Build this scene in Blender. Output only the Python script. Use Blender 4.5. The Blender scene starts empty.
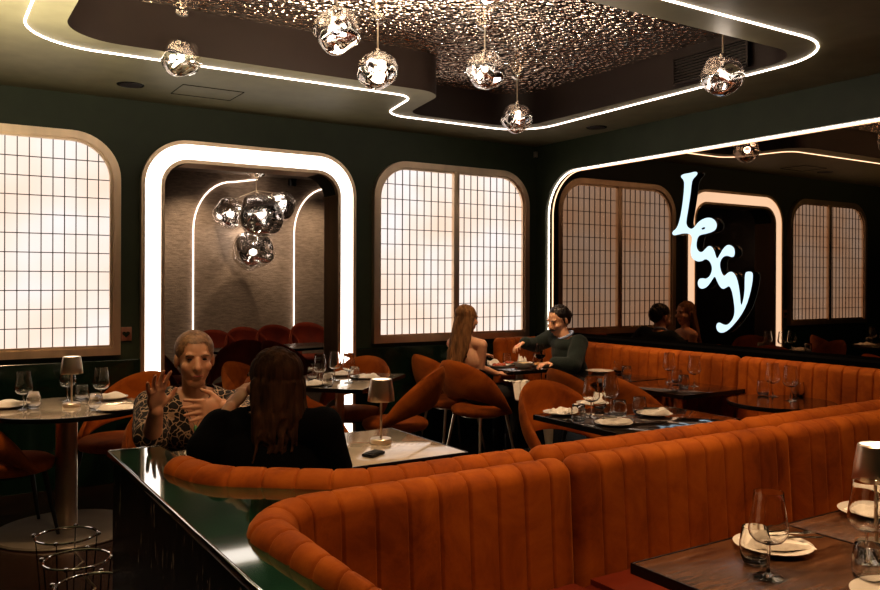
import bpy, bmesh, math, random
from mathutils import Vector, Matrix, Euler, noise
random.seed(7)
PI = math.pi
scn = bpy.context.scene
COL = bpy.data.collections.new('restaurant'); scn.collection.children.link(COL)
R = math.radians

# ------------------------------------------------------------------ materials
def newmat(name):
    m = bpy.data.materials.new(name); m.use_nodes = True
    nt = m.node_tree; b = nt.nodes['Principled BSDF']
    return m, nt, b
def setp(b, **k):
    names = {'col': 'Base Color', 'rough': 'Roughness', 'metal': 'Metallic', 'trans': 'Transmission Weight', 'ior': 'IOR',
             'spec': 'Specular IOR Level', 'sheen': 'Sheen Weight', 'sheenr': 'Sheen Roughness', 'sheent': 'Sheen Tint', 'em': 'Emission Color',
             'ems': 'Emission Strength', 'coat': 'Coat Weight', 'coatr': 'Coat Roughness', 'sss': 'Subsurface Weight', 'alpha': 'Alpha'}
    for a, v in k.items():
        s = b.inputs[names[a]]
        if a in ('col', 'em', 'sheent'): v = (*v, 1)
        s.default_value = v
def ramp(nt, fac, stops, interp='LINEAR'):
    r = nt.nodes.new('ShaderNodeValToRGB'); r.color_ramp.interpolation = interp
    e = r.color_ramp.elements
    while len(e) < len(stops): e.new(.5)
    for i, (p, c) in enumerate(stops):
        e[i].position = p; e[i].color = (*c, 1)
    nt.links.new(fac, r.inputs[0]); return r.outputs[0]
def texco(nt, scale=(1, 1, 1), rot=(0, 0, 0)):
    t = nt.nodes.new('ShaderNodeTexCoord'); mp = nt.nodes.new('ShaderNodeMapping')
    mp.inputs['Scale'].default_value = scale; mp.inputs['Rotation'].default_value = rot
    nt.links.new(t.outputs['Object'], mp.inputs[0]); return mp.outputs[0]
def noisen(nt, vec, scale, detail=3, rough=.5, dist=0):
    n = nt.nodes.new('ShaderNodeTexNoise'); n.inputs['Scale'].default_value = scale
    n.inputs['Detail'].default_value = detail; n.inputs['Roughness'].default_value = rough; n.inputs['Distortion'].default_value = dist
    nt.links.new(vec, n.inputs['Vector']); return n.outputs['Fac']
def bump(nt, b, h, strength=.3, dist=.01):
    n = nt.nodes.new('ShaderNodeBump'); n.inputs['Strength'].default_value = strength; n.inputs['Distance'].default_value = dist
    nt.links.new(h, n.inputs['Height']); nt.links.new(n.outputs[0], b.inputs['Normal'])
def mat(name, col, rough=.5, metal=0, var=.12, nscale=6, bumps=0, bscale=40, stretch=(1, 1, 1), **k):
    m, nt, b = newmat(name); setp(b, col=col, rough=rough, metal=metal, **k)
    v = texco(nt, stretch)
    f = noisen(nt, v, nscale)
    lo = tuple(c*(1-var) for c in col); hi = tuple(min(1, c*(1+var)) for c in col)
    nt.links.new(ramp(nt, f, [(.3, lo), (.7, hi)]), b.inputs['Base Color'])
    if bumps: bump(nt, b, noisen(nt, v, bscale), bumps)
    return m
def emat(name, col, s):
    m, nt, b = newmat(name); setp(b, col=(.02, .02, .02), em=col, ems=s, rough=.4); return m

M = {}
M['green'] = mat('green_wall_paint', (.030, .042, .019), .55, bumps=.05, bscale=60)
M['green_ceil'] = mat('green_ceiling_paint', (.19, .175, .10), .5, bumps=.02)
M['green_gloss'] = mat('green_gloss_panel', (.006, .022, .012), .16, coat=.3)
M['brown_dark'] = mat('dark_brown_recess', (.015, .007, .004), .5)
M['chrome'] = mat('chrome', (.86, .84, .80), .08, 1, var=.03)
M['brass'] = mat('brushed_champagne_metal', (.80, .63, .46), .40, 1, var=.1, nscale=9, stretch=(1, 1, .15), bumps=.04)
M['satin'] = mat('satin_nickel', (.78, .66, .52), .33, 1, var=.06)
M['black_matte'] = mat('matte_black', (.003, .003, .003), .9, spec=.03)
M['blackmetal'] = mat('black_metal', (.012, .011, .010), .35)
M['black'] = mat('black_lacquer', (.008, .007, .006), .22)
M['china'] = mat('white_china', (.78, .72, .64), .22, var=.03, coat=.4)
M['linen'] = mat('white_linen', (.86, .80, .72), .85, var=.05, nscale=30, bumps=.3, bscale=90)
M['food_a'] = mat('golden_food', (.55, .28, .09), .6, var=.5, nscale=60, bumps=.5)
M['food_b'] = mat('red_food', (.40, .09, .04), .5, var=.6, nscale=70, bumps=.5)
M['food_c'] = mat('cream_food', (.70, .55, .33), .6, var=.3, nscale=70, bumps=.5)
M['wine'] = mat('red_wine', (.05, .002, .004), .05, trans=.3)
M['water'] = mat('water', (.95, .95, .95), .0, var=0, trans=1., ior=1.33)
M['marble'] = mat('green_marble', (.006, .036, .018), .06, var=.75, nscale=5, coat=.6, coatr=.03)
M['marble_table'] = mat('pale_marble_tabletop', (.46, .39, .31), .10, var=.16, nscale=7, coat=.6, coatr=.05)
M['wood_dark'] = mat('dark_lacquered_tabletop', (.020, .012, .009), .10, var=.3, nscale=9, coat=.7, coatr=.05)
M['skin'] = mat('skin', (.52, .27, .16), .5, var=.06, nscale=12, sss=.08)
M['skin_pale'] = mat('pale_skin', (.66, .36, .22), .5, var=.05, nscale=12, sss=.08)
M['hair_dark'] = mat('dark_brown_hair', (.055, .027, .014), .7, spec=.06, var=.6, nscale=40, stretch=(1, 1, .12), bumps=.6, bscale=70)
M['hair_light'] = mat('light_brown_hair', (.19, .095, .038), .6, spec=.15, var=.5, nscale=45, stretch=(1, 1, .10), bumps=.6, bscale=70)
M['hair_short'] = mat('cropped_fair_hair', (.22, .12, .06), .5, var=.4, nscale=50, bumps=.4, bscale=90)
M['hair_black'] = mat('black_hair', (.014, .009, .007), .33, var=.5, nscale=45, bumps=.4, bscale=90)
M['suit'] = mat('black_wool', (.0025, .002, .002), .95, spec=.1, bumps=.2, bscale=120)
M['sweater'] = mat('dark_green_knit', (.010, .019, .014), .9, bumps=.5, bscale=160, sheen=.1)
M['shirt'] = mat('pale_blue_cotton', (.34, .42, .62), .8)
M['trouser_black'] = mat('black_trouser_cloth', (.008, .008, .008), .8)
M['trouser_beige'] = mat('beige_trouser_cloth', (.50, .42, .32), .8)
M['eye'] = mat('dark_eye', (.02, .012, .01), .1)
M['lip'] = mat('lips', (.38, .10, .08), .45)
M['led'] = emat('led_warm_white', (1, .83, .70), 7)
M['led_dim'] = emat('led_dim_white', (1, .80, .66), 2.4)
M['band'] = emat('white_light_band', (1, .89, .78), 3.0)
M['sign'] = emat('pale_blue_sign_face', (.66, .85, .96), 1.0)
M['bulb'] = emat('bulb_glow', (1, .93, .86), 9)
M['lampglow'] = emat('lamp_shade_top_glow', (1, .86, .66), 1.6)
M['spot'] = emat('downlight_lens', (1, .85, .65), 3)
M['rubber'] = mat('black_rubber', (.01, .01, .01), .7)
M['green_bead'] = mat('green_pendant_stone', (.10, .22, .10), .3)
M['copper'] = mat('copper_plate', (.45, .22, .15), .35, .7)

# velvet
m, nt, b = newmat('orange_velvet')
v = texco(nt, (1, 1, 1)); f = noisen(nt, v, 5.5, 5, .65, .6)
nt.links.new(ramp(nt, f, [(.25, (.18, .037, .003)), (.5, (.33, .082, .006)), (.78, (.47, .135, .012))]), b.inputs['Base Color'])
setp(b, rough=.75, sheen=.36, sheenr=.3, sheent=(1, .40, .10), spec=.2)
bump(nt, b, noisen(nt, v, 130, 2), .12, .004); M['velvet'] = m
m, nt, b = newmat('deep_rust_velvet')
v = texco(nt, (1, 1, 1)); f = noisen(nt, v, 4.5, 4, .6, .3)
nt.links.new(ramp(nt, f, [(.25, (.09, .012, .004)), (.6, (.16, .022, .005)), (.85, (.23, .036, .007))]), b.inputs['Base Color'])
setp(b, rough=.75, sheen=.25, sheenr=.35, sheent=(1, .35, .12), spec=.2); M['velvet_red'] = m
# tinted mirror
m, nt, b = newmat('dark_tinted_mirror')
v = texco(nt); setp(b, col=(.27, .19, .14), metal=1, rough=.008); f = noisen(nt, v, .8, 1)
nt.links.new(ramp(nt, f, [(.3, (.245, .175, .125)), (.7, (.28, .20, .145))]), b.inputs['Base Color'])
M['mirror'] = m
# hammered ceiling metal
m, nt, b = newmat('hammered_metal')
setp(b, col=(.90, .78, .66), metal=1, rough=.07)
v = texco(nt, (1, 1.5, 1)); n = nt.nodes.new('ShaderNodeTexVoronoi'); n.inputs['Scale'].default_value = 24; n.feature = 'SMOOTH_F1'
n.inputs['Smoothness'].default_value = .6; nt.links.new(v, n.inputs['Vector'])
bump(nt, b, n.outputs['Distance'], 1.0, .035); M['hammered'] = m
# glass
m, nt, b = newmat('clear_glass'); setp(b, col=(1, 1, 1), rough=0.008, trans=1, ior=1.55)
v = texco(nt); nt.links.new(ramp(nt, noisen(nt, v, 3), [(0, (.97, .97, .96)), (1, (1, 1, 1))]), b.inputs['Base Color']); M['glass'] = m
# melted globe shell: half-silvered
m, nt, b = newmat('silvered_globe')
setp(b, col=(.93, .90, .88), metal=1, rough=.03)
tr = nt.nodes.new('ShaderNodeBsdfTransparent'); mx = nt.nodes.new('ShaderNodeMixShader')
v = texco(nt); f = noisen(nt, v, 9, 3, .6, 1.2)
bump(nt, b, noisen(nt, v, 5, 1, .5, 1.0), .5, .03)
r_ = ramp(nt, f, [(.35, (.08,)*3), (.65, (.48,)*3)]); nt.links.new(r_, mx.inputs[0])
nt.links.new(b.outputs[0], mx.inputs[1]); nt.links.new(tr.outputs[0], mx.inputs[2])
tr.inputs[0].default_value = (.9, .88, .86, 1)
nt.links.new(mx.outputs[0], nt.nodes['Material Output'].inputs[0]); M['globe'] = m
# window pane light
m, nt, b = newmat('backlit_pane')
v = texco(nt); f = noisen(nt, v, 1.3, 2)
c = ramp(nt, f, [(.3, (1, .73, .57)), (.5, (1, .84, .74)), (.7, (.97, .93, .96))])
nt.links.new(c, b.inputs['Emission Color']); setp(b, col=(.1, .09, .08), ems=.90, rough=.25); M['pane'] = m
# textured wallpaper
m, nt, b = newmat('brown_textured_wallpaper')
v = texco(nt, (1, 1, 5)); f = noisen(nt, v, 9, 6, .75)
nt.links.new(ramp(nt, f, [(.3, (.14, .10, .072)), (.7, (.33, .25, .185))]), b.inputs['Base Color']); setp(b, rough=.6)
bump(nt, b, f, .4, .02); M['wallpaper'] = m
# wood floor and wood table
def wood(name, a, c, rough, sc=(1, 9, 9)):
    m, nt, b = newmat(name); v = texco(nt, sc); f = noisen(nt, v, 3, 6, .65, .8)
    nt.links.new(ramp(nt, f, [(.3, a), (.7, c)]), b.inputs['Base Color']); setp(b, rough=rough, coat=.25, coatr=.15)
    bump(nt, b, f, .15, .01); return m
M['floor'] = wood('dark_wood_floor', (.018, .009, .006), (.055, .026, .016), .25)
M['walnut'] = wood('walnut_tabletop', (.028, .013, .007), (.17, .085, .042), .20, (2, 14, 8))
# streaky dark panel
m, nt, b = newmat('black_streaked_stone')
v = texco(nt, (14, 14, 3.2)); f = noisen(nt, v, 3.2, 3, .6, .5)
nt.links.new(ramp(nt, f, [(.52, (.006, .006, .006)), (.64, (.06, .05, .04)), (.74, (.40, .34, .27))]), b.inputs['Base Color'])
setp(b, rough=.25); M['streak'] = m
# leopard
m, nt, b = newmat('leopard_print_cloth')
v = texco(nt); n = nt.nodes.new('ShaderNodeTexVoronoi'); n.feature = 'DISTANCE_TO_EDGE'; n.inputs['Scale'].default_value = 30
f2 = nt.nodes.new('ShaderNodeMixRGB'); f2.inputs[0].default_value = .06
nn = nt.nodes.new('ShaderNodeTexNoise'); nn.inputs['Scale'].default_value = 18; nt.links.new(v, nn.inputs['Vector'])
nt.links.new(v, f2.inputs[1]); nt.links.new(nn.outputs['Color'], f2.inputs[2]); nt.links.new(f2.outputs[0], n.inputs['Vector'])
nt.links.new(ramp(nt, n.outputs['Distance'], [(.0, (.50, .36, .25)), (.05, (.42, .28, .18)), (.075, (.010, .007, .006)), (.42, (.015, .010, .009)), (.48, (.26, .15, .09))]), b.inputs['Base Color'])
setp(b, rough=.75); M['leopard'] = m

# ------------------------------------------------------------------ object helpers
def link(o, parent=None):
    COL.objects.link(o)
    if parent is not None: o.parent = parent
    return o
def tag(o, label=None, cat=None, group=None, kind=None):
    if label: o['label'] = label
    if cat: o['category'] = cat
    if group: o['group'] = group
    if kind: o['kind'] = kind
    return o
def empty(name, loc=(0, 0, 0), rz=0, label=None, cat=None, group=None):
    o = bpy.data.objects.new(name, None); o.empty_display_size = .05
    o.location = loc; o.rotation_euler = (0, 0, rz); link(o); return tag(o, label, cat, group)
def mkobj(name, bm, m, parent=None, smooth=True, angle=35):
    me = bpy.data.meshes.new(name); bmesh.ops.recalc_face_normals(bm, faces=bm.faces[:])
    bm.to_mesh(me); bm.free()
    for mm in (m if isinstance(m, (list, tuple)) else [m]): me.materials.append(mm)
    if smooth:
        for p in me.polygons: p.use_smooth = True
        try: me.set_sharp_from_angle(angle=R(angle))
        except Exception: pass
    o = bpy.data.objects.new(name, me); return link(o, parent)
def struct(name, bm, m, parent=None, smooth=False):
    o = mkobj(name, bm, m, parent, smooth)
    o['kind'] = 'structure'
    return o
def copy_tree(o, parent=None):
    c = o.copy(); COL.objects.link(c); c.parent = parent
    for ch in [x for x in o.children]: copy_tree(ch, c)
    return c
def box(bm, c, s, bev=0, rz=0, seg=2):
    r = bmesh.ops.create_cube(bm, size=1); vs = r['verts']
    bmesh.ops.scale(bm, vec=s, verts=vs)
    if bev:
        es = list({e for v_ in vs for e in v_.link_edges})
        rr = bmesh.ops.bevel(bm, geom=es, offset=bev, segments=seg, affect='EDGES', profile=.5)
        vs = list({v_ for f in rr['faces'] for v_ in f.verts} | {v_ for v_ in vs if v_.is_valid})
        # gather all connected
        seen = set(vs); st = list(vs)
        while st:
            a = st.pop()
            for e in a.link_edges:
                o = e.other_vert(a)
                if o not in seen: seen.add(o); st.append(o)
        vs = list(seen)
    if rz: bmesh.ops.rotate(bm, cent=(0, 0, 0), matrix=Matrix.Rotation(rz, 3, 'Z'), verts=vs)
    bmesh.ops.translate(bm, vec=c, verts=vs); return vs
def lathe(bm, prof, n=32, c=(0, 0, 0)):
    rings = []
    for r, z in prof:
        if r < 1e-6: rings.append([bm.verts.new((c[0], c[1], c[2]+z))])
        else: rings.append([bm.verts.new((c[0]+r*math.cos(2*PI*i/n), c[1]+r*math.sin(2*PI*i/n), c[2]+z)) for i in range(n)])
    for a, b_ in zip(rings, rings[1:]):
        for i in range(n):
            j = (i+1) % n
            q = [a[i % len(a)], a[j % len(a)], b_[j % len(b_)], b_[i % len(b_)]]
            q2 = []
            for v_ in q:
                if v_ not in q2: q2.append(v_)
            if len(q2) > 2:
                try: bm.faces.new(q2)
                except ValueError: pass
def tube(bm, pts, rad, n=10, closed=False):
    pts = [Vector(p) for p in pts]; N = len(pts); rings = []
    up = Vector((0, 0, 1)); last = None
    for i, p in enumerate(pts):
        if closed: t = pts[(i+1) % N]-pts[i-1]
        else: t = pts[min(i+1, N-1)]-pts[max(i-1, 0)]
        t.normalize()
        if last is None:
            a = t.cross(up)
            if a.length < 1e-3: a = t.cross(Vector((1, 0, 0)))
        else: a = last-t*last.dot(t)
        a.normalize(); last = a; b_ = t.cross(a)
        r = rad[i] if isinstance(rad, (list, tuple)) else rad
        rings.append([bm.verts.new(p+a*math.cos(2*PI*k/n)*r+b_*math.sin(2*PI*k/n)*r) for k in range(n)])
    rng = range(N) if closed else range(N-1)
    for i in rng:
        a, b_ = rings[i], rings[(i+1) % N]
        for k in range(n):
            bm.faces.new((a[k], a[(k+1) % n], b_[(k+1) % n], b_[k]))
    if not closed:
        bm.faces.new(rings[0]); bm.faces.new(rings[-1])
def prism(bm, outer, holes, to3, t0, t1, sides=True):
    """outer/holes: 2D loops; to3(u,v,t) -> 3D. filled slab between t0 and t1"""
    loops = [outer]+holes
    for t in (t0, t1):
        es = []
        for lp in loops:
            vs = [bm.verts.new(to3(u, v_, t)) for u, v_ in lp]
            for i in range(len(vs)): es.append(bm.edges.new((vs[i], vs[(i+1) % len(vs)])))
        bmesh.ops.triangle_fill(bm, edges=es, use_beauty=True, use_dissolve=False)
        if t0 == t1: return
    if sides:
        for lp in loops:
            n = len(lp)
            for i in range(n):
                a, b_ = lp[i], lp[(i+1) % n]
                bm.faces.new([bm.verts.new(to3(*a, t0)), bm.verts.new(to3(*b_, t0)), bm.verts.new(to3(*b_, t1)), bm.verts.new(to3(*a, t1))])
    bmesh.ops.remove_doubles(bm, verts=bm.verts[:], dist=1e-5)
def rounded(pts, seg=10):
    """pts: (x,y,r) closed loop"""
    out = []; N = len(pts)
    for i in range(N):
        p = Vector(pts[i][:2]); r = pts[i][2]
        if r <= 0: out.append(tuple(p)); continue
        a = (Vector(pts[i-1][:2])-p).normalized(); c = (Vector(pts[(i+1) % N][:2])-p).normalized()
        ang = a.angle(c); d = r/math.tan(ang/2); bis = (a+c).normalized(); cen = p+bis*(r/math.sin(ang/2))
        s = p+a*d-cen; e = p+c*d-cen
        tot = math.atan2(s.x*e.y-s.y*e.x, s.dot(e))
        for k in range(seg+1):
            th = tot*k/seg; cs, sn = math.cos(th), math.sin(th)
            out.append((cen.x+s.x*cs-s.y*sn, cen.y+s.x*sn+s.y*cs))
    return out
def xz(y=0): return lambda u, v_, t: (u, t, v_)
def yz(): return lambda u, v_, t: (t, u, v_)
def xy(): return lambda u, v_, t: (u, v_, t)
BM = bmesh.new

# ------------------------------------------------------------------ camera
H = 1.52; CAM = Vector((-5.277, -6.489, H)); YAW = R(32.44); F = 816.6
cd = bpy.data.cameras.new('camera'); cam = bpy.data.objects.new('camera', cd); COL.objects.link(cam)
cam.location = CAM
cam.rotation_euler = (Matrix.Rotation(-YAW, 3, 'Z') @ Matrix.Rotation(R(90-.08), 3, 'X') @ Matrix.Rotation(R(.19), 3, 'Z')).to_euler()
cd.sensor_width = 36; cd.lens = F/880*36; cd.shift_y = -13.06/880; cd.clip_start = .05; cd.clip_end = 60
cd.dof.use_dof = False
scn.camera = cam
fw = Vector((math.sin(YAW), math.cos(YAW), 0)); rt = Vector((math.cos(YAW), -math.sin(YAW), 0))
def depthof(p): return (Vector(p)-CAM).dot(fw)

# ------------------------------------------------------------------ room shell
CZ = 2.884; AX0, AX1 = -3.87, -2.055      # arch outer metal edge
def arch_loop(x0, x1, z0, z1, r, seg=12):
    return rounded([(x0, z0, 0), (x0, z1, r), (x1, z1, r), (x1, z0, 0)], seg)
fl = BM(); box(fl, (-4.2, -1.8, -.05), (9.6, 14.6, .1)); struct('floor', fl, M['floor'])
# back wall with the archway cut through
w = BM()
a_in = arch_loop(AX0+.175, AX1-.175, 0, 2.61-.175, .20)
outer = [(-9, 0), (-9, 3.3), (0.14, 3.3), (0.14, 0)] + a_in[::-1]
prism(w, outer, [], xz(), 0, .24); struct('wall_back', w, M['green'])
# right wall with recessed mirror panel
w = BM()
ml = rounded([(-9.2, 2.60, 0), (-.15, 2.60, .42), (-.15, .3, .02), (-9.2, .3, 0)], 14)
prism(w, [(0.0, 0), (-9.2, 0), (-9.2, 3.3), (0.0, 3.3)], [[(max(a, -9.1), b_) for a, b_ in ml]], yz(), 0, .10)
struct('wall_right', w, M['green'])
w = BM(); box(w, (.17, -4.6, 1.65), (.06, 9.2, 3.3)); struct('wall_right_backing', w, M['black'])
w = BM(); box(w, (-8.55, -4.4, 1.6), (.1, 9.4, 3.3)); struct('wall_left', w, M['green'])
w = BM(); box(w, (-4.2, -9.15, 1.6), (9.0, .1, 3.3)); struct('wall_front', w, M['green'])
# ceiling with recess
rec = rounded([(-4.63, -3.52, .28), (-.76, -3.52, .30), (-.78, -.72, .30), (-1.93, -.715, .19), (-2.07, -1.49, .24), (-4.63, -1.49, .34)], 12)
c = BM(); prism(c, [(-9, -9.2), (0.1, -9.2), (0.1, .24), (-9, .24)], [rec], xy(), CZ, CZ, False)
n = len(rec)
struct('ceiling', c, M['green_ceil'])
c = BM()
for i in range(n):
    a, b_ = rec[i], rec[(i+1) % n]
    c.faces.new([c.verts.new((*a, CZ)), c.verts.new((*b_, CZ)), c.verts.new((*b_, 3.16)), c.verts.new((*a, 3.16))])
bmesh.ops.remove_doubles(c, verts=c.verts[:], dist=1e-5)
o = struct('ceiling_recess_side', c, M['brown_dark'], None, True)
c = BM(); prism(c, rec, [], xy(), 3.158, 3.158)
struct('ceiling_hammered_panel', c, M['hammered'])
c = BM(); box(c, (-4.4, -4.4, 3.33), (9.4, 9.6, .1)); struct('ceiling_slab', c, M['black'])
# LED line on the soffit
led = rounded([(-4.82, -3.73, .40), (-.71, -3.75, .46), (-.60, -.60, .38), (-2.08, -.60, .24), (-2.21, -1.285, .17), (-4.82, -1.285, .44)], 14)
t = BM(); tube(t, [(x, y, CZ-.003) for x, y in led], .0062, 8, True)
o = mkobj('led_strip', t, M['led']); tag(o, 'thin white glowing light line looping around the ceiling recess', 'light strip')
# mirror panel + LED edging
t = BM(); prism(t, [(-.15, .9), (-9.1, .9), (-9.1, 2.60), (-.15, 2.60)], [], yz(), .066, .066)
o = mkobj('wall_mirror', t, M['mirror'], None, False); tag(o, 'huge dark bronze tinted mirror reflecting windows behind the glowing sign', 'mirror')
t = BM(); e = [(p[0]-.0, p[1]) for p in ml if p[0] > -9.0]
e = [(-9.0, 2.592)]+[(y, z) for y, z in rounded([(-9.2, 2.592, 0), (-.158, 2.592, .412), (-.158, .3, .0)], 16) if y > -9.1]
tube(t, [(.040, y, z) for y, z in e], .0062, 8)
o = mkobj('led_strip', t, M['led']); tag(o, 'white glowing light line edging the dark mirror on the wall', 'light strip')
# baseboards / wainscot
for i, (x0, x1) in enumerate([(-8.5, AX0), (AX1, -.02)]):
    t = BM(); box(t, ((x0+x1)/2, -.018, .46), (x1-x0, .036, .92), .006); struct('trim_%d' % (i+1), t, M['green_gloss'])
# archway: metal frame, light band
door = empty('door_1', ((AX0+AX1)/2, 0, 0)); door['kind'] = 'structure'
def ringpart(name, o0, i0, y0, y1, m, parent, off=(0, 0)):
    t = BM()
    prism(t, o0, [], xz(), 0, 0) if False else None
    n = len(o0)
    for (ya, yb) in ((y0, y0), (y1, y1)):
        for i in range(n-1):
            t.faces.new([t.verts.new((o0[i][0]-off[0], ya, o0[i][1])), t.verts.new((o0[i+1][0]-off[0], ya, o0[i+1][1])),
                         t.verts.new((i0[i+1][0]-off[0], ya, i0[i+1][1])), t.verts.new((i0[i][0]-off[0], ya, i0[i][1]))])
    for lp in (o0, i0):
        for i in range(n-1):
            t.faces.new([t.verts.new((lp[i][0]-off[0], y0, lp[i][1])), t.verts.new((lp[i+1][0]-off[0], y0, lp[i+1][1])),
                         t.verts.new((lp[i+1][0]-off[0], y1, lp[i+1][1])), t.verts.new((lp[i][0]-off[0], y1, lp[i][1]))])
    bmesh.ops.remove_doubles(t, verts=t.verts[:], dist=1e-5)
    o = mkobj(name, t, m, parent); return o
L0 = arch_loop(AX0, AX1, 0, 2.61, .36); L1 = arch_loop(AX0+.03, AX1-.03, 0, 2.58, .33)
L2 = arch_loop(AX0+.148, AX1-.148, 0, 2.462, .215); L3 = arch_loop(AX0+.176, AX1-.176, 0, 2.434, .19)
cx = (AX0+AX1)/2
ringpart('outer_frame', L0, L1, -.05, .0, M['brass'], door, (cx, 0))
o = ringpart('light_band', L1, L2, -.04, -.0, M['band'], door, (cx, 0)); o['label'] = 'bright white light band around the archway'
ringpart('inner_frame', L2, L3, -.05, .24, M['brass'], door, (cx, 0))
# windows
WZ0, WZ1 = .958, 2.607
def window(idx, x0, x1):
    w = empty('window_%d' % idx, ((x0+x1)/2, 0, WZ0)); w['kind'] = 'structure'
    cx = (x0+x1)/2; zz = WZ0
    O = arch_loop(x0-cx, x1-cx, 0, WZ1-zz, .34); I = arch_loop(x0-cx+.055, x1-cx-.055, .055, WZ1-zz-.055, .29)
    t = BM(); prism(t, O, [I], xz(), -.055, 0); mkobj('window_frame', t, M['brass'], w, angle=30)
    I2 = arch_loop(x0-cx+.075, x1-cx-.075, .075, WZ1-zz-.075, .27)
    t = BM(); prism(t, I, [I2], xz(), -.038, 0); mkobj('inner_bead', t, M['brass'], w, angle=30)
    t = BM(); box(t, (0, -.03, (WZ1-zz)/2), (.062, .05, WZ1-zz-.1), .005); mkobj('mullion', t, M['brass'], w)
    t = BM(); prism(t, I, [], xz(), -.012, -.012); mkobj('pane', t, M['pane'], w, False)
    t = BM()
    def ztop(x):
        r = .27; e = (x1-x0)/2-.075; d = abs(x)-(e-r); zt = WZ1-zz-.075
        return zt if d <= 0 else zt-r+math.sqrt(max(0, r*r-d*d))
    e = (x1-x0)/2-.075; zt = WZ1-zz-.075
    for s in (-1, 1):
        for k in range(1, 10):
            x = s*(.031+(e-.031)*k/10); z1 = ztop(x)
            box(t, (x, -.016, (.075+z1)/2), (.006, .008, z1-.075))
    for k in range(1, 11):
        z = .075+(zt-.075)*k/11
        xr = e if z <= zt-.27 else e-.27+math.sqrt(max(0, .27**2-(z-zt+.27)**2))
        box(t, (0, -.018, z), (2*xr, .006, .006))
    o = mkobj('glazing_bars', t, mat_bars, w, False)
    return w
mat_bars = mat('dark_glazing_bar', (.10, .085, .08), .5)
window(1, -5.765, -4.015); window(2, -1.878, -.122)

# room beyond the arch
t = BM(); box(t, (-2.6, 4.85, 1.5), (6.0, .1, 3.1)); struct('wall_far', t, M['wallpaper'])
t = BM(); box(t, (-5.62, 2.5, 1.5), (.06, 4.7, 3.1)); struct('wall_far_left', t, M['black'])
t = BM(); box(t, (.42, 2.5, 1.5), (.06, 4.7, 3.1)); struct('wall_far_right', t, M['black'])
t = BM(); box(t, (-2.6, 2.55, 3.04), (6.1, 4.66, .06)); struct('ceiling_far', t, mat('warm_brown_ceiling', (.16, .12, .09), .4))
for i, x in enumerate((-2.13, .0)):
    pts = [(x, 4.77, .35), (x, 4.77, 2.2)]
    for k in range(1, 11):
        th = PI/2*k/10; pts.append((x+.62*(1-math.cos(th))*.9, 4.77, 2.2+.70*math.sin(th)))
    pts.append((x+.62*.9+.35, 4.77, 2.96))
    x_ = x if i == 0 else -.66
    pts = [(p[0]-x+x_, p[1], p[2]) for p in pts]
    t = BM(); tube(t, pts, .011, 8)
    o = mkobj('led_strip', t, M['led_dim']); tag(o, 'thin curved light line up the brown wall beyond the archway, ' + ('beside the archway left edge' if i == 0 else 'right of the chandelier'), 'light strip', 'curved light lines beyond the archway')

# ------------------------------------------------------------------ ceiling details
def W(px, py, z):
    D = F*(H-z)/(py-282.); L = (px-440)/F*D
    p = CAM+rt*L+fw*D; return (p.x, p.y, z)
for (px, py, lab) in ((130, 87, 'round dark ceiling speaker above the window beside the archway'), (596, 128, 'round dark ceiling speaker near the room corner')):
    p = W(px, py, CZ); s = empty('ceiling_speaker', p, 0, lab, 'speaker', 'ceiling speakers')
    t = BM(); lathe(t, [(0, -.002), (.075, -.002), (.082, -.006), (.09, -.004), (.092, 0)], 32); mkobj('rim', t, M['black'], s)
    t = BM(); lathe(t, [(0, -.006), (.072, -.006), (.074, -.002)], 32); mkobj('grille', t, M['brown_dark'], s)
hp = [W(172, 95.5, CZ), W(181, 87.5, CZ), W(239, 93.5, CZ), W(230, 102, CZ)]
x0 = min(p[0] for p in hp[:2]); x1 = max(p[0] for p in hp); y0 = min(p[1] for p in hp); y1 = max(p[1] for p in hp)
t = BM()
for a, b_ in (((x0, y0), (x1, y0)), ((x1, y0), (x1, y1)), ((x1, y1), (x0, y1)), ((x0, y1), (x0, y0))):
    tube(t, [(*a, CZ-.001), (*b_, CZ-.001)], .003, 4)
o = mkobj('access_hatch', t, M['black']); tag(o, 'flush square access hatch outline in the ceiling', 'hatch')
# vent in recess side
v_ = empty('air_vent', (-.775, -2.81, 3.0), 0, 'dark slatted air vent in the side of the ceiling recess', 'vent')
t = BM(); box(t, (-.01, 0, 0), (.012, .60, .17)); mkobj('backing', t, M['black'], v_, False)
t = BM()
for (cy, cz, sy, sz) in ((0, .09, .62, .015), (0, -.09, .62, .015), (.305, 0, .015, .19), (-.305, 0, .015, .19)): box(t, (-.02, cy, cz), (.02, sy, sz))
mkobj('frame', t, M['brown_dark'], v_, False)
t = BM()
for k in range(8): box(t, (-.02, 0, -.07+k*.02), (.014, .59, .007))
mkobj('slats', t, M['brown_dark'], v_, False)
# corner sensor, wall plaque
s = empty('corner_sensor', (-.03, -.03, 2.80), 0, 'tiny pale sensor high in the wall corner', 'sensor')
t = BM(); box(t, (0, 0, 0), (.035, .035, .06), .006); mkobj('housing', t, M['satin'], s)
t = BM(); lathe(t, [(0, 0), (.01, -.004), (0, -.012)], 12, (-.012, -.012, -.028)); mkobj('lens', t, M['black'], s)
s = empty('wall_plaque', (-3.97+.0, -.002, 1.11), 0, 'small square copper plate with dark green heart beside the archway', 'plaque')
t = BM(); box(t, (0, -.006, 0), (.085, .012, .105), .003); mkobj('plate', t, M['copper'], s)
t = BM(); hp = [(.028*(math.sin(a)**3), .0245*(13*math.cos(a)-5*math.cos(2*a)-2*math.cos(3*a)-math.cos(4*a))/16) for a in [2*PI*k/28 for k in range(28)]]
prism(t, hp, [], xz(), -.018, -.012); mkobj('heart_emblem', t, M['green_gloss'], s)

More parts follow.
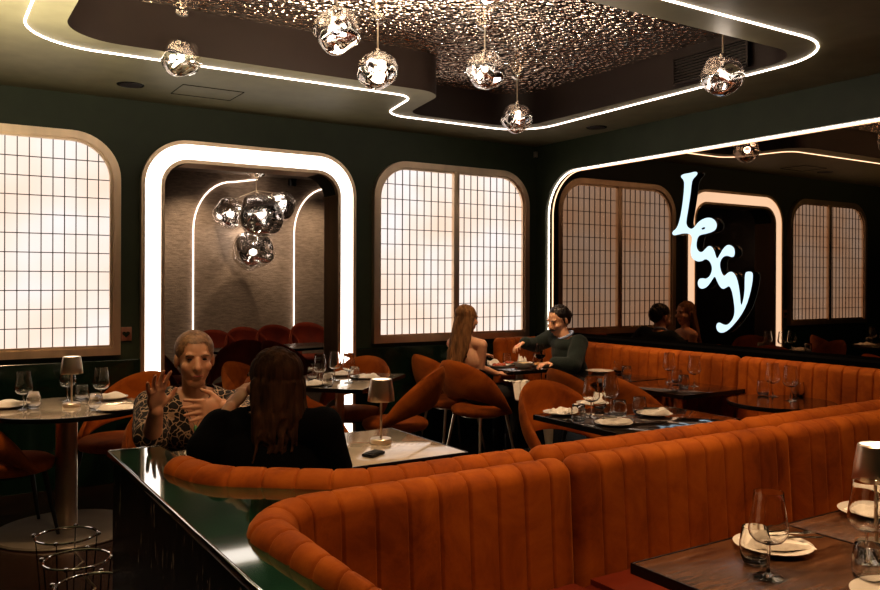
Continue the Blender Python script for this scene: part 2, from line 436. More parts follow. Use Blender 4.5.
# ------------------------------------------------------------------ sign "Lexy"
A_ = lambda l: [(664+x/5.9, 164+y/5.9) for x, y in l]
B_ = lambda l: [(684+x/5.36, 234+y/5.36) for x, y in l]
out = A_([(98, 72), (110, 62), (150, 55), (175, 48), (192, 48), (196, 60), (188, 72), (170, 90), (162, 110), (155, 180), (140, 280), (130, 340), (133, 365), (148, 382), (165, 385), (180, 372), (200, 345), (230, 325), (260, 317), (285, 322), (305, 340), (312, 365), (305, 388), (285, 402), (255, 412), (225, 418), (205, 425), (195, 445), (190, 480), (195, 505), (210, 522), (228, 520), (245, 500)])
out += B_([(131, 65), (148, 68), (162, 90), (172, 125), (178, 135), (192, 110), (210, 78), (230, 60), (250, 60), (268, 75), (273, 100), (268, 122), (255, 126), (235, 118), (215, 120), (200, 135), (192, 160), (195, 190), (205, 215), (215, 228), (228, 215), (245, 203), (262, 205), (278, 225), (290, 260), (300, 320), (305, 385), (315, 370), (325, 310), (325, 240), (328, 210), (340, 202), (362, 203), (370, 215), (367, 260), (355, 320), (335, 385), (305, 440), (270, 485), (235, 520), (205, 533), (182, 525), (172, 500), (178, 480), (192, 475), (208, 485), (230, 490), (250, 475), (268, 445), (272, 410), (268, 370), (260, 320), (250, 290), (240, 280), (225, 290), (210, 297), (195, 288), (180, 262), (165, 225), (150, 250), (125, 285), (100, 297), (80, 290), (72, 265), (80, 242), (100, 238), (120, 242), (140, 225), (150, 195), (148, 170), (135, 145), (115, 135), (95, 148), (70, 150), (45, 135), (35, 110), (35, 70)])
out += A_([(162, 470), (165, 440), (158, 420), (140, 412), (110, 412), (80, 420), (55, 425), (46, 412), (52, 398), (70, 385), (85, 355), (100, 290), (112, 200), (118, 120), (112, 95), (98, 82)])
hole = A_([(218, 385), (230, 375), (243, 375), (240, 385), (225, 390)])
SX = .022
def onwall(px, py):
    d = fw+rt*((px-440)/F); s = (SX-CAM.x)/d.x
    return (CAM.y+d.y*s, H-(py-282.)/F*s)
def chaikin(l, n=2):
    for _ in range(n):
        o = []
        for i in range(len(l)):
            a, b_ = l[i], l[(i+1) % len(l)]
            o += [(a[0]*.75+b_[0]*.25, a[1]*.75+b_[1]*.25), (a[0]*.25+b_[0]*.75, a[1]*.25+b_[1]*.75)]
        l = o
    return l
ol = chaikin([onwall(*p) for p in out], 1); hl = chaikin([onwall(*p) for p in hole], 1)
sg = empty('neon_sign', (0, 0, 0), 0, 'pale blue glowing Lexy lettering stepping down across the dark mirror', 'sign')
t = BM(); prism(t, ol, [hl], yz(), SX, SX); mkobj('lettering_face', t, M['sign'], sg, False)
t = BM(); prism(t, ol, [hl], yz(), SX+.001, SX+.028); mkobj('lettering_side', t, M['black'], sg, False)

# ------------------------------------------------------------------ pendants
def melt(bm, r, seed, c=(0, 0, 0), sub=4, amp=.085):
    res = bmesh.ops.create_icosphere(bm, subdivisions=sub, radius=1)
    for v_ in res['verts']:
        d = v_.co.normalized(); nn = noise.noise(d*1.25+Vector((seed*3.1, 0, seed)))
        n2 = noise.noise(d*2.1+Vector((seed, 5, seed)))
        k = r*(1+amp*2*nn+amp*.35*n2)
        v_.co = Vector((d.x*k, d.y*k, d.z*k*.96))+Vector(c)
def pendant(px, py, dpx, canopy_px, lab, seed):
    D = F*.243/dpx
    p = CAM+rt*((px-440)/F*D)+fw*D; z = H-(py-282.)/F*D; top = 3.158
    o = empty('pendant_light', (p.x, p.y, top), 0, lab, 'pendant light', 'silvered glass globes under the hammered ceiling')
    t = BM(); melt(t, .1215, seed, (0, 0, z-top)); mkobj('globe', t, M['globe'], o, angle=180)
    t = BM(); lathe(t, [(0, .02), (.018, .012), (.022, 0), (.018, -.014), (0, -.02)], 16, (0, 0, z-top+.01)); mkobj('bulb', t, M['bulb'], o)
    t = BM(); tube(t, [(0, 0, 0), (0, 0, z-top+.06)], .0055, 8); mkobj('cord', t, M['satin'], o)
    t = BM(); lathe(t, [(0, 0), (.05, 0), (.055, -.012), (.05, -.04), (.03, -.055), (.008, -.062), (0, -.062)], 28); mkobj('canopy', t, M['chrome'], o)
    t = BM(); lathe(t, [(0, .03), (.02, .03), (.024, .0), (.02, -.02), (0, -.02)], 20, (0, 0, z-top+.10)); mkobj('neck_cap', t, M['chrome'], o)
    return p, z
PL = [pendant(180, 60, 40, 1, 'silver globe pendant above the archway, nearest the dark recess corner', 1.3),
      pendant(336, 33, 47, 1, 'biggest looking silver globe pendant, second along from the archway one', 2.7),
      pendant(377, 72, 39.5, 1, 'silver globe pendant hanging beside the step in the ceiling recess', 4.1),
      pendant(484, 72, 38.5, 1, 'silver globe pendant under the middle of the sparkling hammered panel', 5.9),
      pendant(516.5, 119, 31, 1, 'smallest looking silver globe pendant near the room corner', 7.3),
      pendant(722, 76, 41, 1, 'silver globe pendant beside the slatted air vent, above the glowing sign', 8.8),
      pendant(492, -14, 44, 1, 'silver globe pendant cut off by the top edge, over the hammered panel', 9.9)]
# chandelier beyond the arch
Dc = 11.3
pc = CAM+rt*((256-440)/F*Dc)+fw*Dc
ch = empty('cluster_chandelier', (pc.x, pc.y, 3.01), 0, 'cluster of four large silvered globes hanging beyond the archway', 'chandelier')
t = BM(); lathe(t, [(0, 0), (.13, 0), (.13, -.021), (.06, -.07), (.02, -.09), (0, -.09)], 28); mkobj('canopy', t, M['chrome'], ch)
for k, (px, py, dp, dd) in enumerate(((230, 216, 34, -.1), (261, 217, 44, -.6), (279, 208, 32, .35), (253, 254, 42, -.15))):
    D = Dc+dd; p = CAM+rt*((px-440)/F*D)+fw*D; z = H-(py-282.)/F*D; r = dp/F*D/2
    t = BM(); melt(t, r, 11.7+k*2.3, (p.x-pc.x, p.y-pc.y, z-3.01), 4, .12); g = mkobj('globe', t, M['globe'], ch, angle=180)
    t = BM(); lathe(t, [(0, .05), (.045, .03), (.055, 0), (.045, -.03), (0, -.05)], 16, (p.x-pc.x, p.y-pc.y, z-3.01)); mkobj('bulb', t, M['bulb'], g)
    t = BM(); tube(t, [(0, 0, -.08), (0, 0, -.25), (p.x-pc.x, p.y-pc.y, z-3.01+r*.8)], .006, 8); mkobj('cord', t, M['satin'], ch)
for px, py in ((292, 184),):
    p = W(px, 181, 3.0); s = empty('ceiling_spotlight', p, 0, 'small black spotlight on the ceiling beyond the archway', 'spotlight')
    t = BM(); lathe(t, [(0, 0), (.06, 0), (.06, -.08), (.05, -.1), (.05, -.09), (0, -.09)], 20); mkobj('housing', t, M['black'], s)
    t = BM(); tube(t, [(.05, 0, 0), (.05, 0, .008)], .02, 8); mkobj('mount', t, M['black'], s)

# ------------------------------------------------------------------ banquettes
CHW = .104
def resample(pts, step):
    P = [Vector((*p, 0)) for p in pts]; L = [0]
    for a, b_ in zip(P, P[1:]): L.append(L[-1]+(b_-a).length)
    out = []; n = max(2, int(L[-1]/step)); j = 0
    for i in range(n+1):
        s = L[-1]*i/n
        while j < len(L)-2 and L[j+1] < s: j += 1
        f = (s-L[j])/max(1e-9, L[j+1]-L[j]); out.append((P[j].lerp(P[j+1], f), s))
    return out, L[-1]
def arcpath(pts):
    lp = rounded([pts[0]]+pts[1:-1]+[pts[-1]], 14)
    return lp
def openpath(pts, seg=16):
    out = [tuple(pts[0][:2])]
    for i in range(1, len(pts)-1):
        tri = rounded([(pts[i-1][0], pts[i-1][1], 0), pts[i], (pts[i+1][0], pts[i+1][1], 0)], seg)
        out += tri[1:-1]
    out.append(tuple(pts[-1][:2])); return out
def banq_back(bm, path, side, prof, phase=0, endcap=True, step=.0034, taper=None):
    """path: crest line; side=+1: seat lies to the left of travel"""
    S, L = resample(path, step); nseg = max(1, round(L/CHW)); cw = L/nseg
    rings = []
    for i, (p, s) in enumerate(S):
        a = S[max(0, i-1)][0]; b_ = S[min(len(S)-1, i+1)][0]; t = (b_-a).normalized()
        nrm = Vector((-t.y, t.x, 0))*side
        dd = abs((s/cw+.5) % 1-.5)*cw; puff = .0034*(abs(math.sin(PI*s/cw))**.5)-.012*math.exp(-(dd/.0042)**2)+.002
        e = min(s, L-s); er = 1.
        sh = 0
        if endcap and e < .05: sh = (1-math.sqrt(max(0, 1-(1-e/.05)**2)))*.05
        rg = []
        tp = taper(p) if taper else 1
        for k, (u, z) in enumerate(prof):
            u = u*tp
            # outward normal of profile
            pu = prof[max(0, k-1)]; pn = prof[min(len(prof)-1, k+1)]
            tu, tz = pn[0]-pu[0], pn[1]-pu[1]; ln = math.hypot(tu, tz) or 1
            nu, nz = -tz/ln, tu/ln
            w = 0 if k < 3 else (.5 if k < 10 else 1)
            nu, nz = -nu, -nz
            uu = u-nu*(puff*w-sh)*-1 if False else u+nu*(puff*w-sh)*(-1)
            zz = z+nz*(puff*w-sh)*(-1)
            rg.append(bm.verts.new((p.x+nrm.x*uu, p.y+nrm.y*uu, zz)))
        rings.append(rg)
    for a, b_ in zip(rings, rings[1:]):
        for k in range(len(prof)-1): bm.faces.new((a[k], b_[k], b_[k+1], a[k+1]))
    for rg in (rings[0], rings[-1]):
        try: bm.faces.new(rg)
        except ValueError: pass
def crest(top, zs=.40, thick=.058, lean=.03):
    """profile from the back bottom over the rolled top to the seat"""
    pr = [(-thick*.9, zs), (-thick*.95, top-.16), (-thick, top-.055)]
    for k in range(0, 9):
        th = PI-PI*k/8; pr.append((thick*math.cos(th)*.98, top-.048+.048*math.sin(th)))
    pr += [(thick+.004, top-.12), (thick+.010, top-.22), (thick+.018, top-.34), (thick+.028, zs)]
    return pr
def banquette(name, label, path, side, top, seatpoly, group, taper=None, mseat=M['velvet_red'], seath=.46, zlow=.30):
    cx = sum(p[0] for p in seatpoly)/len(seatpoly); cy = sum(p[1] for p in seatpoly)/len(seatpoly)
    o = empty('banquette', (cx, cy, 0), 0, label, 'banquette', group)
    pth = [(x-cx, y-cy) for x, y in path]
    t = BM(); banq_back(t, pth, side, crest(top), taper=(lambda p: taper(p.x+cx, p.y+cy)) if taper else None); mkobj('backrest', t, M['velvet'], o, angle=50)
    sp = [(x-cx, y-cy) for x, y in seatpoly]
    t = BM(); prism(t, sp, [], xy(), seath-.12, seath)
    es = [e for e in t.edges if abs(e.verts[0].co.z-seath) < 1e-4 and abs(e.verts[1].co.z-seath) < 1e-4 and len(e.link_faces) == 2 and abs(e.link_faces[0].normal.z-e.link_faces[1].normal.z) > .5]
    bmesh.ops.recalc_face_normals(t, faces=t.faces[:])
    es = [e for e in t.edges if len(e.link_faces) == 2 and e.verts[0].co.z > seath-1e-4 and e.verts[1].co.z > seath-1e-4 and abs(e.link_faces[0].normal.z)+abs(e.link_faces[1].normal.z) < 1.5]
    bmesh.ops.bevel(t, geom=es, offset=.03, segments=3, affect='EDGES')
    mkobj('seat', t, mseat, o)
    sc = [(x*.97, y*.9) for x, y in sp]
    t = BM(); prism(t, sc, [], xy(), 0, seath-.12); mkobj('plinth', t, M['black'], o, False)
    return o
SEAM = -2.39
# nearest booth
SM1 = -3.516
pA = openpath([(-4.560, -5.75), (-4.572, -4.475, .19), (SM1-.004, -4.475)])
banquette('banquette', 'nearest orange velvet banquette, curved end piece beside the green marble ledge', pA, -1, .95,
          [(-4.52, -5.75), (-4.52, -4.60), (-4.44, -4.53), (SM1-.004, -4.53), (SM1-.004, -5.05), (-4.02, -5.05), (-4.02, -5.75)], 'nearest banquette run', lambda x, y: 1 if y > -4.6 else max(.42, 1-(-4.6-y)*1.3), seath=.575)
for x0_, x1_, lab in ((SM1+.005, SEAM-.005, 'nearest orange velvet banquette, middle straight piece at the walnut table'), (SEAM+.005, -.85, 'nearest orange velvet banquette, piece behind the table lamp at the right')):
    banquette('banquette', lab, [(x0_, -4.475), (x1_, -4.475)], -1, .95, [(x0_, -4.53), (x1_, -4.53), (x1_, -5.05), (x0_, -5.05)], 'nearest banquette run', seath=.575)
# second booth, back to back
pB = openpath([(SM1-.004, -4.30), (-4.16, -4.30, .34), (-4.52, -4.02, .22), (-4.575, -3.77)])
banquette('banquette', 'second orange velvet banquette, curved end piece behind the woman in black', pB, -1, .95,
          [(SM1-.004, -4.24), (-4.05, -4.24), (-4.38, -4.0), (-4.45, -3.72), (-4.1, -3.66), (SM1-.004, -3.66)], 'second banquette run')
for x0_, x1_, lab in ((SM1+.005, SEAM-.005, 'second orange velvet banquette, middle piece between the lamp table and table for four'), (SEAM+.005, -.85, 'second orange velvet banquette, furthest piece toward the mirror wall')):
    banquette('banquette', lab, [(x1_, -4.30), (x0_, -4.30)], -1, .95, [(x0_, -4.24), (x1_, -4.24), (x1_, -3.66), (x0_, -3.66)], 'second banquette run')
# right wall and corner
SM2 = -2.62
banquette('banquette', 'orange velvet banquette under the mirror, nearer piece behind the round black table', [(-.205, -4.05), (-.205, SM2-.004)], 1, .975,
          [(-.27, -4.05), (-.27, SM2-.004), (-.80, SM2-.004), (-.80, -4.05)], 'mirror wall banquette run', None, M['velvet'], .50)
banquette('banquette', 'orange velvet banquette under the mirror, piece running up to the diner with the moustache', [(-.205, SM2+.004), (-.205, -.42)], 1, .975,
          [(-.27, SM2+.004), (-.27, -.42), (-.80, -.42), (-.80, SM2+.004)], 'mirror wall banquette run', None, M['velvet'], .50)
banquette('banquette', 'short orange velvet banquette in the corner under the window', [(-.13, -.20), (-.66, -.20)], 1, .975,
          [(-.66, -.33), (-.13, -.33), (-.13, -.40), (-.66, -.40)], 'corner banquette', None, M['velvet_red'], .50)

t = BM(); box(t, (-.036, -4.66, .502), (.20, 9.0, 1.004), .004); struct('trim_3', t, M['black_matte'])
# ------------------------------------------------------------------ partition with marble ledge
pt = empty('partition_ledge', (-4.62, -4.4, 0), 0, 'low black partition capped with glossy green marble ending behind the nearest banquette', 'partition')
ox, oy = -4.62, -4.4
cap = [(-4.705, -6.1), (-4.705, -3.38), (-4.53, -3.38), (-4.50, -3.9), (-4.2, -4.27), (-1.2, -4.36), (-1.2, -4.42), (-4.3, -4.43), (-4.52, -4.53), (-4.565, -4.7), (-4.555, -6.1)]
t = BM(); prism(t, [(x-ox, y-oy) for x, y in cap], [], xy(), .875, .905); mkobj('marble_top', t, M['marble'], pt, False)
t = BM(); box(t, (-4.708-ox, -4.74-oy, .897), (.009, 2.72, .020), .002); box(t, (-4.617-ox, -3.376-oy, .897), (.18, .008, .020), .002)
o = mkobj('edge_trim', t, M['chrome'], pt); o['label'] = 'thin polished metal edge'
t = BM(); prism(t, [(-4.695-ox, -6.1-oy), (-4.695-ox, -3.39-oy), (-4.62-ox, -3.39-oy), (-4.62-ox, -6.1-oy)], [], xy(), 0, .875); mkobj('side_panel', t, M['streak'], pt, False)

# ------------------------------------------------------------------ tables
def table_rect(cx, cy, sx, sy, rz, label, m, base='disc', group=None, zt=.75, th=.028, edge=None, metal=M['satin']):
    o = empty('table', (cx, cy, 0), rz, label, 'table', group)
    t = BM(); box(t, (0, 0, zt-th/2-.0005), (sx, sy, th), .004); mkobj('tabletop', t, m, o)
    if edge is not None:
        t = BM(); 
        for (a, b_, c_, d) in ((0, sy/2+.003, sx+.012, .006), (0, -sy/2-.003, sx+.012, .006), (sx/2+.003, 0, .006, sy), (-sx/2-.003, 0, .006, sy)):
            box(t, (a, b_, zt-th/2-.001), (c_, d, th+.001))
        mkobj('edge_band', t, edge, o, False)
    t = BM(); lathe(t, [(0, .02), (.036, .02), (.036, zt-th-.01), (.09, zt-th-.006), (.09, zt-th), (0, zt-th)], 28); mkobj('pedestal', t, metal, o)
    t = BM(); lathe(t, [(0, 0), (.235, 0), (.24, .006), (.236, .012), (.05, .020), (0, .021)], 40); mkobj('base_plate', t, metal, o)
    return o
def table_round(cx, cy, r, label, m, edge, br, stem=.05, bmat=None, zt=.75):
    o = empty('table', (cx, cy, 0), 0, label, 'table')
    t = BM(); lathe(t, [(0, zt-.024), (r-.006, zt-.024), (r-.006, zt-.0008), (0, zt-.0008)], 72); mkobj('tabletop', t, m, o, angle=30)
    t = BM(); lathe(t, [(r-.006, zt-.028), (r, zt-.026), (r+.002, zt-.013), (r, zt-.001), (r-.006, zt-.0005)], 72); mkobj('edge_band', t, edge, o)
    t = BM(); lathe(t, [(0, .02), (stem, .021), (stem, zt-.05), (.13, zt-.03), (.13, zt-.024), (0, zt-.024)], 36); mkobj('pedestal', t, M['satin'], o)
    t = BM(); lathe(t, [(0, 0), (br, 0), (br+.006, .008), (br, .018), (0, .020)], 64); mkobj('base_plate', t, bmat or M['satin'], o, angle=30)
    return o
table_round(-4.53, -1.10, .455, 'round pale marble table on a fat brushed steel column, beside the window', M['marble_table'], M['black'], .40, .062, mat('grey_metal_disc', (.24, .20, .16), .35, .3))
table_rect(-3.80, -3.10, 1.20, .70, 0, 'pale marble table between the leopard print diner and the second banquette', M['marble_table'], edge=M['black'])
table_rect(-2.53, -.72, 1.02, .74, R(43), 'pale topped table set for four in front of the archway', M['marble_table'], edge=M['black'])
table_rect(-.72, -.66, .60, .60, 0, 'black square table full of food between the dining couple', M['wood_dark'], edge=M['black'])
table_rect(-.57, -1.62, .70, .70, 0, 'dark glossy table under the mirror, nearer the diner with the moustache', M['wood_dark'], edge=M['black'])
table_rect(-.57, -2.36, .70, .70, 0, 'dark glossy table under the mirror, next to the round black table', M['wood_dark'], edge=M['black'])
table_rect(-1.84, -3.16, .90, .70, 0, 'dark wooden table set for four behind the second banquette', M['wood_dark'], edge=M['black'])
table_round(-.60, -3.23, .33, 'small round black table under the mirror', M['wood_dark'], M['black'], .22, .036)
table_rect(-3.295, -5.25, .67, .72, 0, 'nearest walnut table with the large wine glass', M['walnut'], edge=M['black'])
table_rect(-2.60, -5.25, .70, .72, 0, 'walnut table next to the nearest one, holding the lamp', M['walnut'], edge=M['black'])

# ------------------------------------------------------------------ chairs
def make_chair(legm):
    o = empty('bucket_chair', (0, 0, 0))
    t = BM(); lathe(t, [(0, .385), (.19, .385), (.232, .395), (.247, .42), (.243, .448), (.215, .466), (.12, .474), (0, .476)], 40)
    for v_ in t.verts: v_.co.x *= 1.03
    mkobj('seat', t, M['velvet'], o, angle=60)
    t = BM(); NT, NZ = 44, 12; TM = R(108); TH = .034
    def pt(th, f, inner):
        a = abs(th)/TM
        zt = .44+.43*max(0, math.cos(a*PI/2))**.95+.0
        zb = .555-.155*a*a
        if zt < zb+.03: zt = zb+.03
        z = zb+(zt-zb)*f
        k = (z-.42)/.45
        r = .262+.105*k*math.cos(min(PI/2, abs(th)*.85))+.02*math.sin(PI*f)
        # rounded rim
        off = TH/2*math.sqrt(max(0, 1-(2*f-1)**6))
        r += -off if inner else off
        return (-math.cos(th)*r, math.sin(th)*r*.98, z)
    G = []
    for s in (0, 1):
        g = []
        for i in range(NT+1):
            th = -TM+2*TM*i/NT
            g.append([t.verts.new(pt(th, j/NZ, s == 0)) for j in range(NZ+1)])
        G.append(g)
        for i in range(NT):
            for j in range(NZ): t.faces.new((g[i][j], g[i+1][j], g[i+1][j+1], g[i][j+1]))
    for i in range(NT):
        for j in (0, NZ): t.faces.new((G[0][i][j], G[0][i+1][j], G[1][i+1][j], G[1][i][j]))
    for i in (0, NT):
        for j in range(NZ): t.faces.new((G[0][i][j], G[0][i][j+1], G[1][i][j+1], G[1][i][j]))
    bmesh.ops.remove_doubles(t, verts=t.verts[:], dist=1e-4)
    mkobj('backrest', t, M['velvet'], o, angle=70)
    for sx in (-1, 1):
        for sy in (-1, 1):
            t = BM(); tube(t, [(sx*.16, sy*.15, .39), (sx*.225, sy*.205, 0.0)], [.016, .009], 10); mkobj('leg', t, legm, o)
    t = BM(); lathe(t, [(0, .372), (.17, .372), (.17, .386), (0, .386)], 24); mkobj('seat_frame', t, legm, o)
    return o
ch_dark = make_chair(M['blackmetal']); ch_chr = make_chair(M['satin'])
def chair_at(x, y, face, lab, first=None, proto=ch_dark, group='orange velvet bucket chairs'):
    o = copy_tree(proto); o.location = (x, y, 0); o.rotation_euler = (0, 0, math.atan2(face[1], face[0]))
    tag(o, lab, 'chair', group); return o
chair_at(-4.84, -1.05, (1, .15), 'orange velvet bucket chair cut off by the picture edge at the round table')
chair_at(-4.16, -.68, (-.8, -.6), 'orange velvet bucket chair behind the round table, back to the wall')
chair_at(-4.15, -2.40, (.1, -1), 'orange velvet bucket chair under the leopard print diner')
chair_at(-3.55, -2.52, (0, -1), 'rust velvet bucket chair behind the shoulder of the woman in black')
chair_at(-2.27, -.42, (-.75, -.66), 'orange velvet bucket chair between the archway and the corner of the set table')
chair_at(-2.21, -1.03, (-.78, .62), 'orange velvet bucket chair seen from the side, pulled out from the archway table')
chair_at(-3.02, -.98, (.75, .4), 'rust velvet bucket chair at the archway table, hidden behind the two diners')
chair_at(-2.96, -.34, (.6, -.7), 'rust velvet bucket chair at the archway table, backed against the archway light')
chair_at(-1.25, -.80, (.96, .2), 'orange velvet bucket chair the long haired diner sits on', proto=ch_chr)
chair_at(-1.20, -.28, (1, .0), 'empty orange velvet bucket chair under the window, behind the long haired diner', proto=ch_chr)
chair_at(-1.86, -2.66, (-.05, -1), 'orange velvet bucket chair at the dark table set for four')
chair_at(-.94, -1.87, (.95, -.15), 'orange velvet bucket chair beyond the table for four, nearest the dining couple')
chair_at(-.88, -2.42, (.95, -.25), 'orange velvet bucket chair behind the two tall wine glasses')
# chairs in the room beyond (dark red)
for s_ in (ch_dark,):
    far = copy_tree(s_)
    for c_ in far.children:
        if c_.name.startswith(('seat', 'backrest')) and not c_.name.startswith('seat_frame'):
            c_.data = c_.data.copy(); c_.data.materials.clear(); c_.data.materials.append(M['velvet_red'])
FC = [(218, 333, 10.6, (-.1, -1), 'dark red bucket chair beyond the archway, leftmost of the back row'), (249, 330, 10.8, (-.1, -1), 'dark red bucket chair beyond the archway, second of the back row'),
      (280, 327.5, 11.0, (-.1, -1), 'dark red bucket chair beyond the archway, third of the back row'), (314, 325, 11.2, (-.1, -1), 'dark red bucket chair beyond the archway, nearest the right jamb'),
      (172, 339, 8.6, (.8, -.3), 'dark red bucket chair beyond the archway, behind the leopard print diner'),
      (238, 344, 8.2, (-.55, -.8), 'large dark red bucket chair just beyond the archway, left one'), (300, 340, 8.4, (.8, .2), 'large dark red bucket chair just beyond the archway, right one')]
for px, ytop, D, f_, lab in FC:
    p = CAM+rt*((px-440)/F*D)+fw*D
    c_ = copy_tree(far); sc_ = (H-(ytop-282)/F*D)/.87
    c_.location = (p.x, p.y, 0); c_.rotation_euler = (0, 0, math.atan2(f_[1], f_[0])); c_.scale = (sc_,)*3
    tag(c_, lab, 'chair', 'dark red chairs beyond the archway')
def kill(o):
    for c_ in list(o.children): kill(c_)
    bpy.data.objects.remove(o)
kill(far); kill(ch_dark); kill(ch_chr)
# a long dark table beyond
p = CAM+rt*((275-440)/F*9.4)+fw*9.4
table_rect(p.x, p.y, 1.6, .7, R(10), 'long black table beyond the archway between the dark red chairs', M['black'])

# ring stands at the ledge end
def ring_stand(x, y, z, r, lab):
    o = empty('ring_stand', (x, y, 0), 0, lab, 'stand', 'polished ring stands on the floor')
    t = BM(); tube(t, [(r*math.cos(a), r*math.sin(a), z) for a in [2*PI*k/48 for k in range(48)]], .0055, 8, True); mkobj('ring', t, M['chrome'], o)
    for k in range(4):
        a = PI/4+k*PI/2+.35
        t = BM(); tube(t, [((r+.006)*math.cos(a), (r+.006)*math.sin(a), z+.006), ((r-.02)*math.cos(a), (r-.02)*math.sin(a), 0)], .0026, 8); g = mkobj('leg', t, M['black_matte'], o)
        t = BM(); lathe(t, [(0, -.010), (.009, -.006), (.011, 0), (.009, .007), (0, .011)], 12, ((r+.012)*math.cos(a), (r+.012)*math.sin(a), z+.004)); mkobj('stud', t, M['chrome'], g)
    t = BM(); tube(t, [(r*.15, -r*.5, z*.5), (r*.55, -r*.1, z*.55), (r*.2, r*.1, z*.75)], .005, 8); mkobj('bracket', t, M['satin'], o)
ring_stand(-4.69, -2.25, .30, .135, 'polished ring stand by the round table base, uppermost of three')
ring_stand(-4.70, -2.64, .30, .135, 'polished ring stand in the middle of the three by the partition')
ring_stand(-4.70, -2.99, .30, .135, 'polished ring stand nearest the camera, cut off by the bottom edge')

# ------------------------------------------------------------------ tableware
def cyl_prof_glass(outer, th=.0012): pass
def proto_wine():
    o = empty('wine_glass')
    t = BM()
    ob = [(.0045, .085), (.014, .087), (.036, .096), (.048, .111), (.0505, .123), (.047, .150), (.041, .185), (.0375, .222)]
    inn = [(r-.0011, z+.0008) for r, z in ob[1:]]
    lathe(t, ob+[(.0371, .2232)]+inn[::-1]+[(.004, .090), (0, .0895)], 28); lathe(t, [(0.0045, .085), (0, .0849)], 28)
    mkobj('bowl', t, M['glass'], o, angle=60)
    t = BM(); lathe(t, [(0, .002), (.037, .0005), (.038, .0018), (.030, .0035), (.012, .0065), (.005, .012), (.0038, .03), (.0036, .07), (.0045, .0848), (0, .0848)], 28)
    mkobj('stem', t, M['glass'], o, angle=60)
    return o
def proto_tumbler():
    o = empty('water_glass'); t = BM()
    ob = [(0, 0), (.026, 0), (.031, .003), (.038, .02), (.0415, .038), (.040, .06), (.0345, .098)]
    inn = [(r-.0013, z+.001) for r, z in ob[3:]]
    lathe(t, ob+[(.0338, .0988)]+inn[::-1]+[(.028, .009), (0, .008)], 28); mkobj('cup', t, M['glass'], o, angle=60)
    return o
def proto_plate(r=.125):
    o = empty('plate'); t = BM()
    lathe(t, [(0, .0), (r*.55, .0), (r*.62, .004), (r*.98, .016), (r, .019), (r*.97, .020), (r*.62, .009), (r*.5, .006), (0, .006)], 44); mkobj('dish', t, M['china'], o, angle=60)
    return o
def napkin_mesh(seed, sx=.215, sy=.125, h=.028):
    t = BM(); nx, ny = 26, 14; top = []
    for s in (0, 1):
        g = []
        for i in range(nx+1):
            row = []
            for j in range(ny+1):
                u, v_ = i/nx*2-1, j/ny*2-1
                e = (1-abs(u)**8)*(1-abs(v_)**8)
                wob = 1+.10*noise.noise(Vector((u*2, v_*2, seed)))
                z = (h*(.55+.9*noise.noise(Vector((u*1.3+seed, v_*2.4, seed*2))))*e+.004) if s else 0.0+.004*(u*u)
                row.append(t.verts.new((u*sx/2*wob*(1-.12*v_), v_*sy/2*wob, z)))
            g.append(row)
        top.append(g)
        for i in range(nx):
            for j in range(ny): t.faces.new((g[i][j], g[i+1][j], g[i+1][j+1], g[i][j+1]))
    a, b_ = top
    bd = [(i, 0) for i in range(nx)]+[(nx, j) for j in range(ny)]+[(i, ny) for i in range(nx, 0, -1)]+[(0, j) for j in range(ny, 0, -1)]
    for k in range(len(bd)):
        p, q = bd[k], bd[(k+1) % len(bd)]
        t.faces.new((a[p[0]][p[1]], a[q[0]][q[1]], b_[q[0]][q[1]], b_[p[0]][p[1]]))
    return t
def proto_fork():
    o = empty('fork'); t = BM()
    tube(t, [(-.09, 0, .004), (-.03, 0, .004), (.03, 0, .005), (.05, 0, .005)], [.0045, .0035, .0025, .004], 8); mkobj('handle', t, M['chrome'], o)
    t = BM(); box(t, (.06, 0, .005), (.022, .022, .002), .0005)
    for k in range(4): tube(t, [(.068, -.009+k*.006, .005), (.10, -.009+k*.006, .007)], [.0016, .0009], 6)
    mkobj('tines', t, M['chrome'], o); return o
def proto_knife():
    o = empty('knife'); t = BM()
    tube(t, [(-.10, 0, .004), (-.02, 0, .004)], [.0055, .004], 8); mkobj('handle', t, M['chrome'], o)
    t = BM(); prism(t, [(-.02, -.006), (.08, -.008), (.105, -.002), (.11, .006), (-.02, .006)], [], xy(), .003, .0048); mkobj('blade', t, M['chrome'], o); return o
def wp(x, y, z=ZT if 'ZT' in globals() else .7502):
    d = Vector((x, y, z))-CAM; D = d.dot(fw); return (440+F*d.dot(rt)/D, 282.-F*d.z/D)
P_W, P_T, P_P, P_F, P_K = proto_wine(), proto_tumbler(), proto_plate(), proto_fork(), proto_knife()
ZT = .7502
def put(proto, px, py, lab, cat, grp, z=ZT, rz=0, sc=1):
    o = copy_tree(proto); x, y, _ = W(px, py, z); o.location = (x, y, z); o.rotation_euler = (0, 0, rz); o.scale = (sc,)*3
    return tag(o, lab, cat, grp)
def wine_g(px, py, lab, g): return put(P_W, px, py, 'empty wine glass '+lab, 'wine glass', g)
def tumb(px, py, lab, g): return put(P_T, px, py, 'clear water glass '+lab, 'water glass', g)
nk = [0]
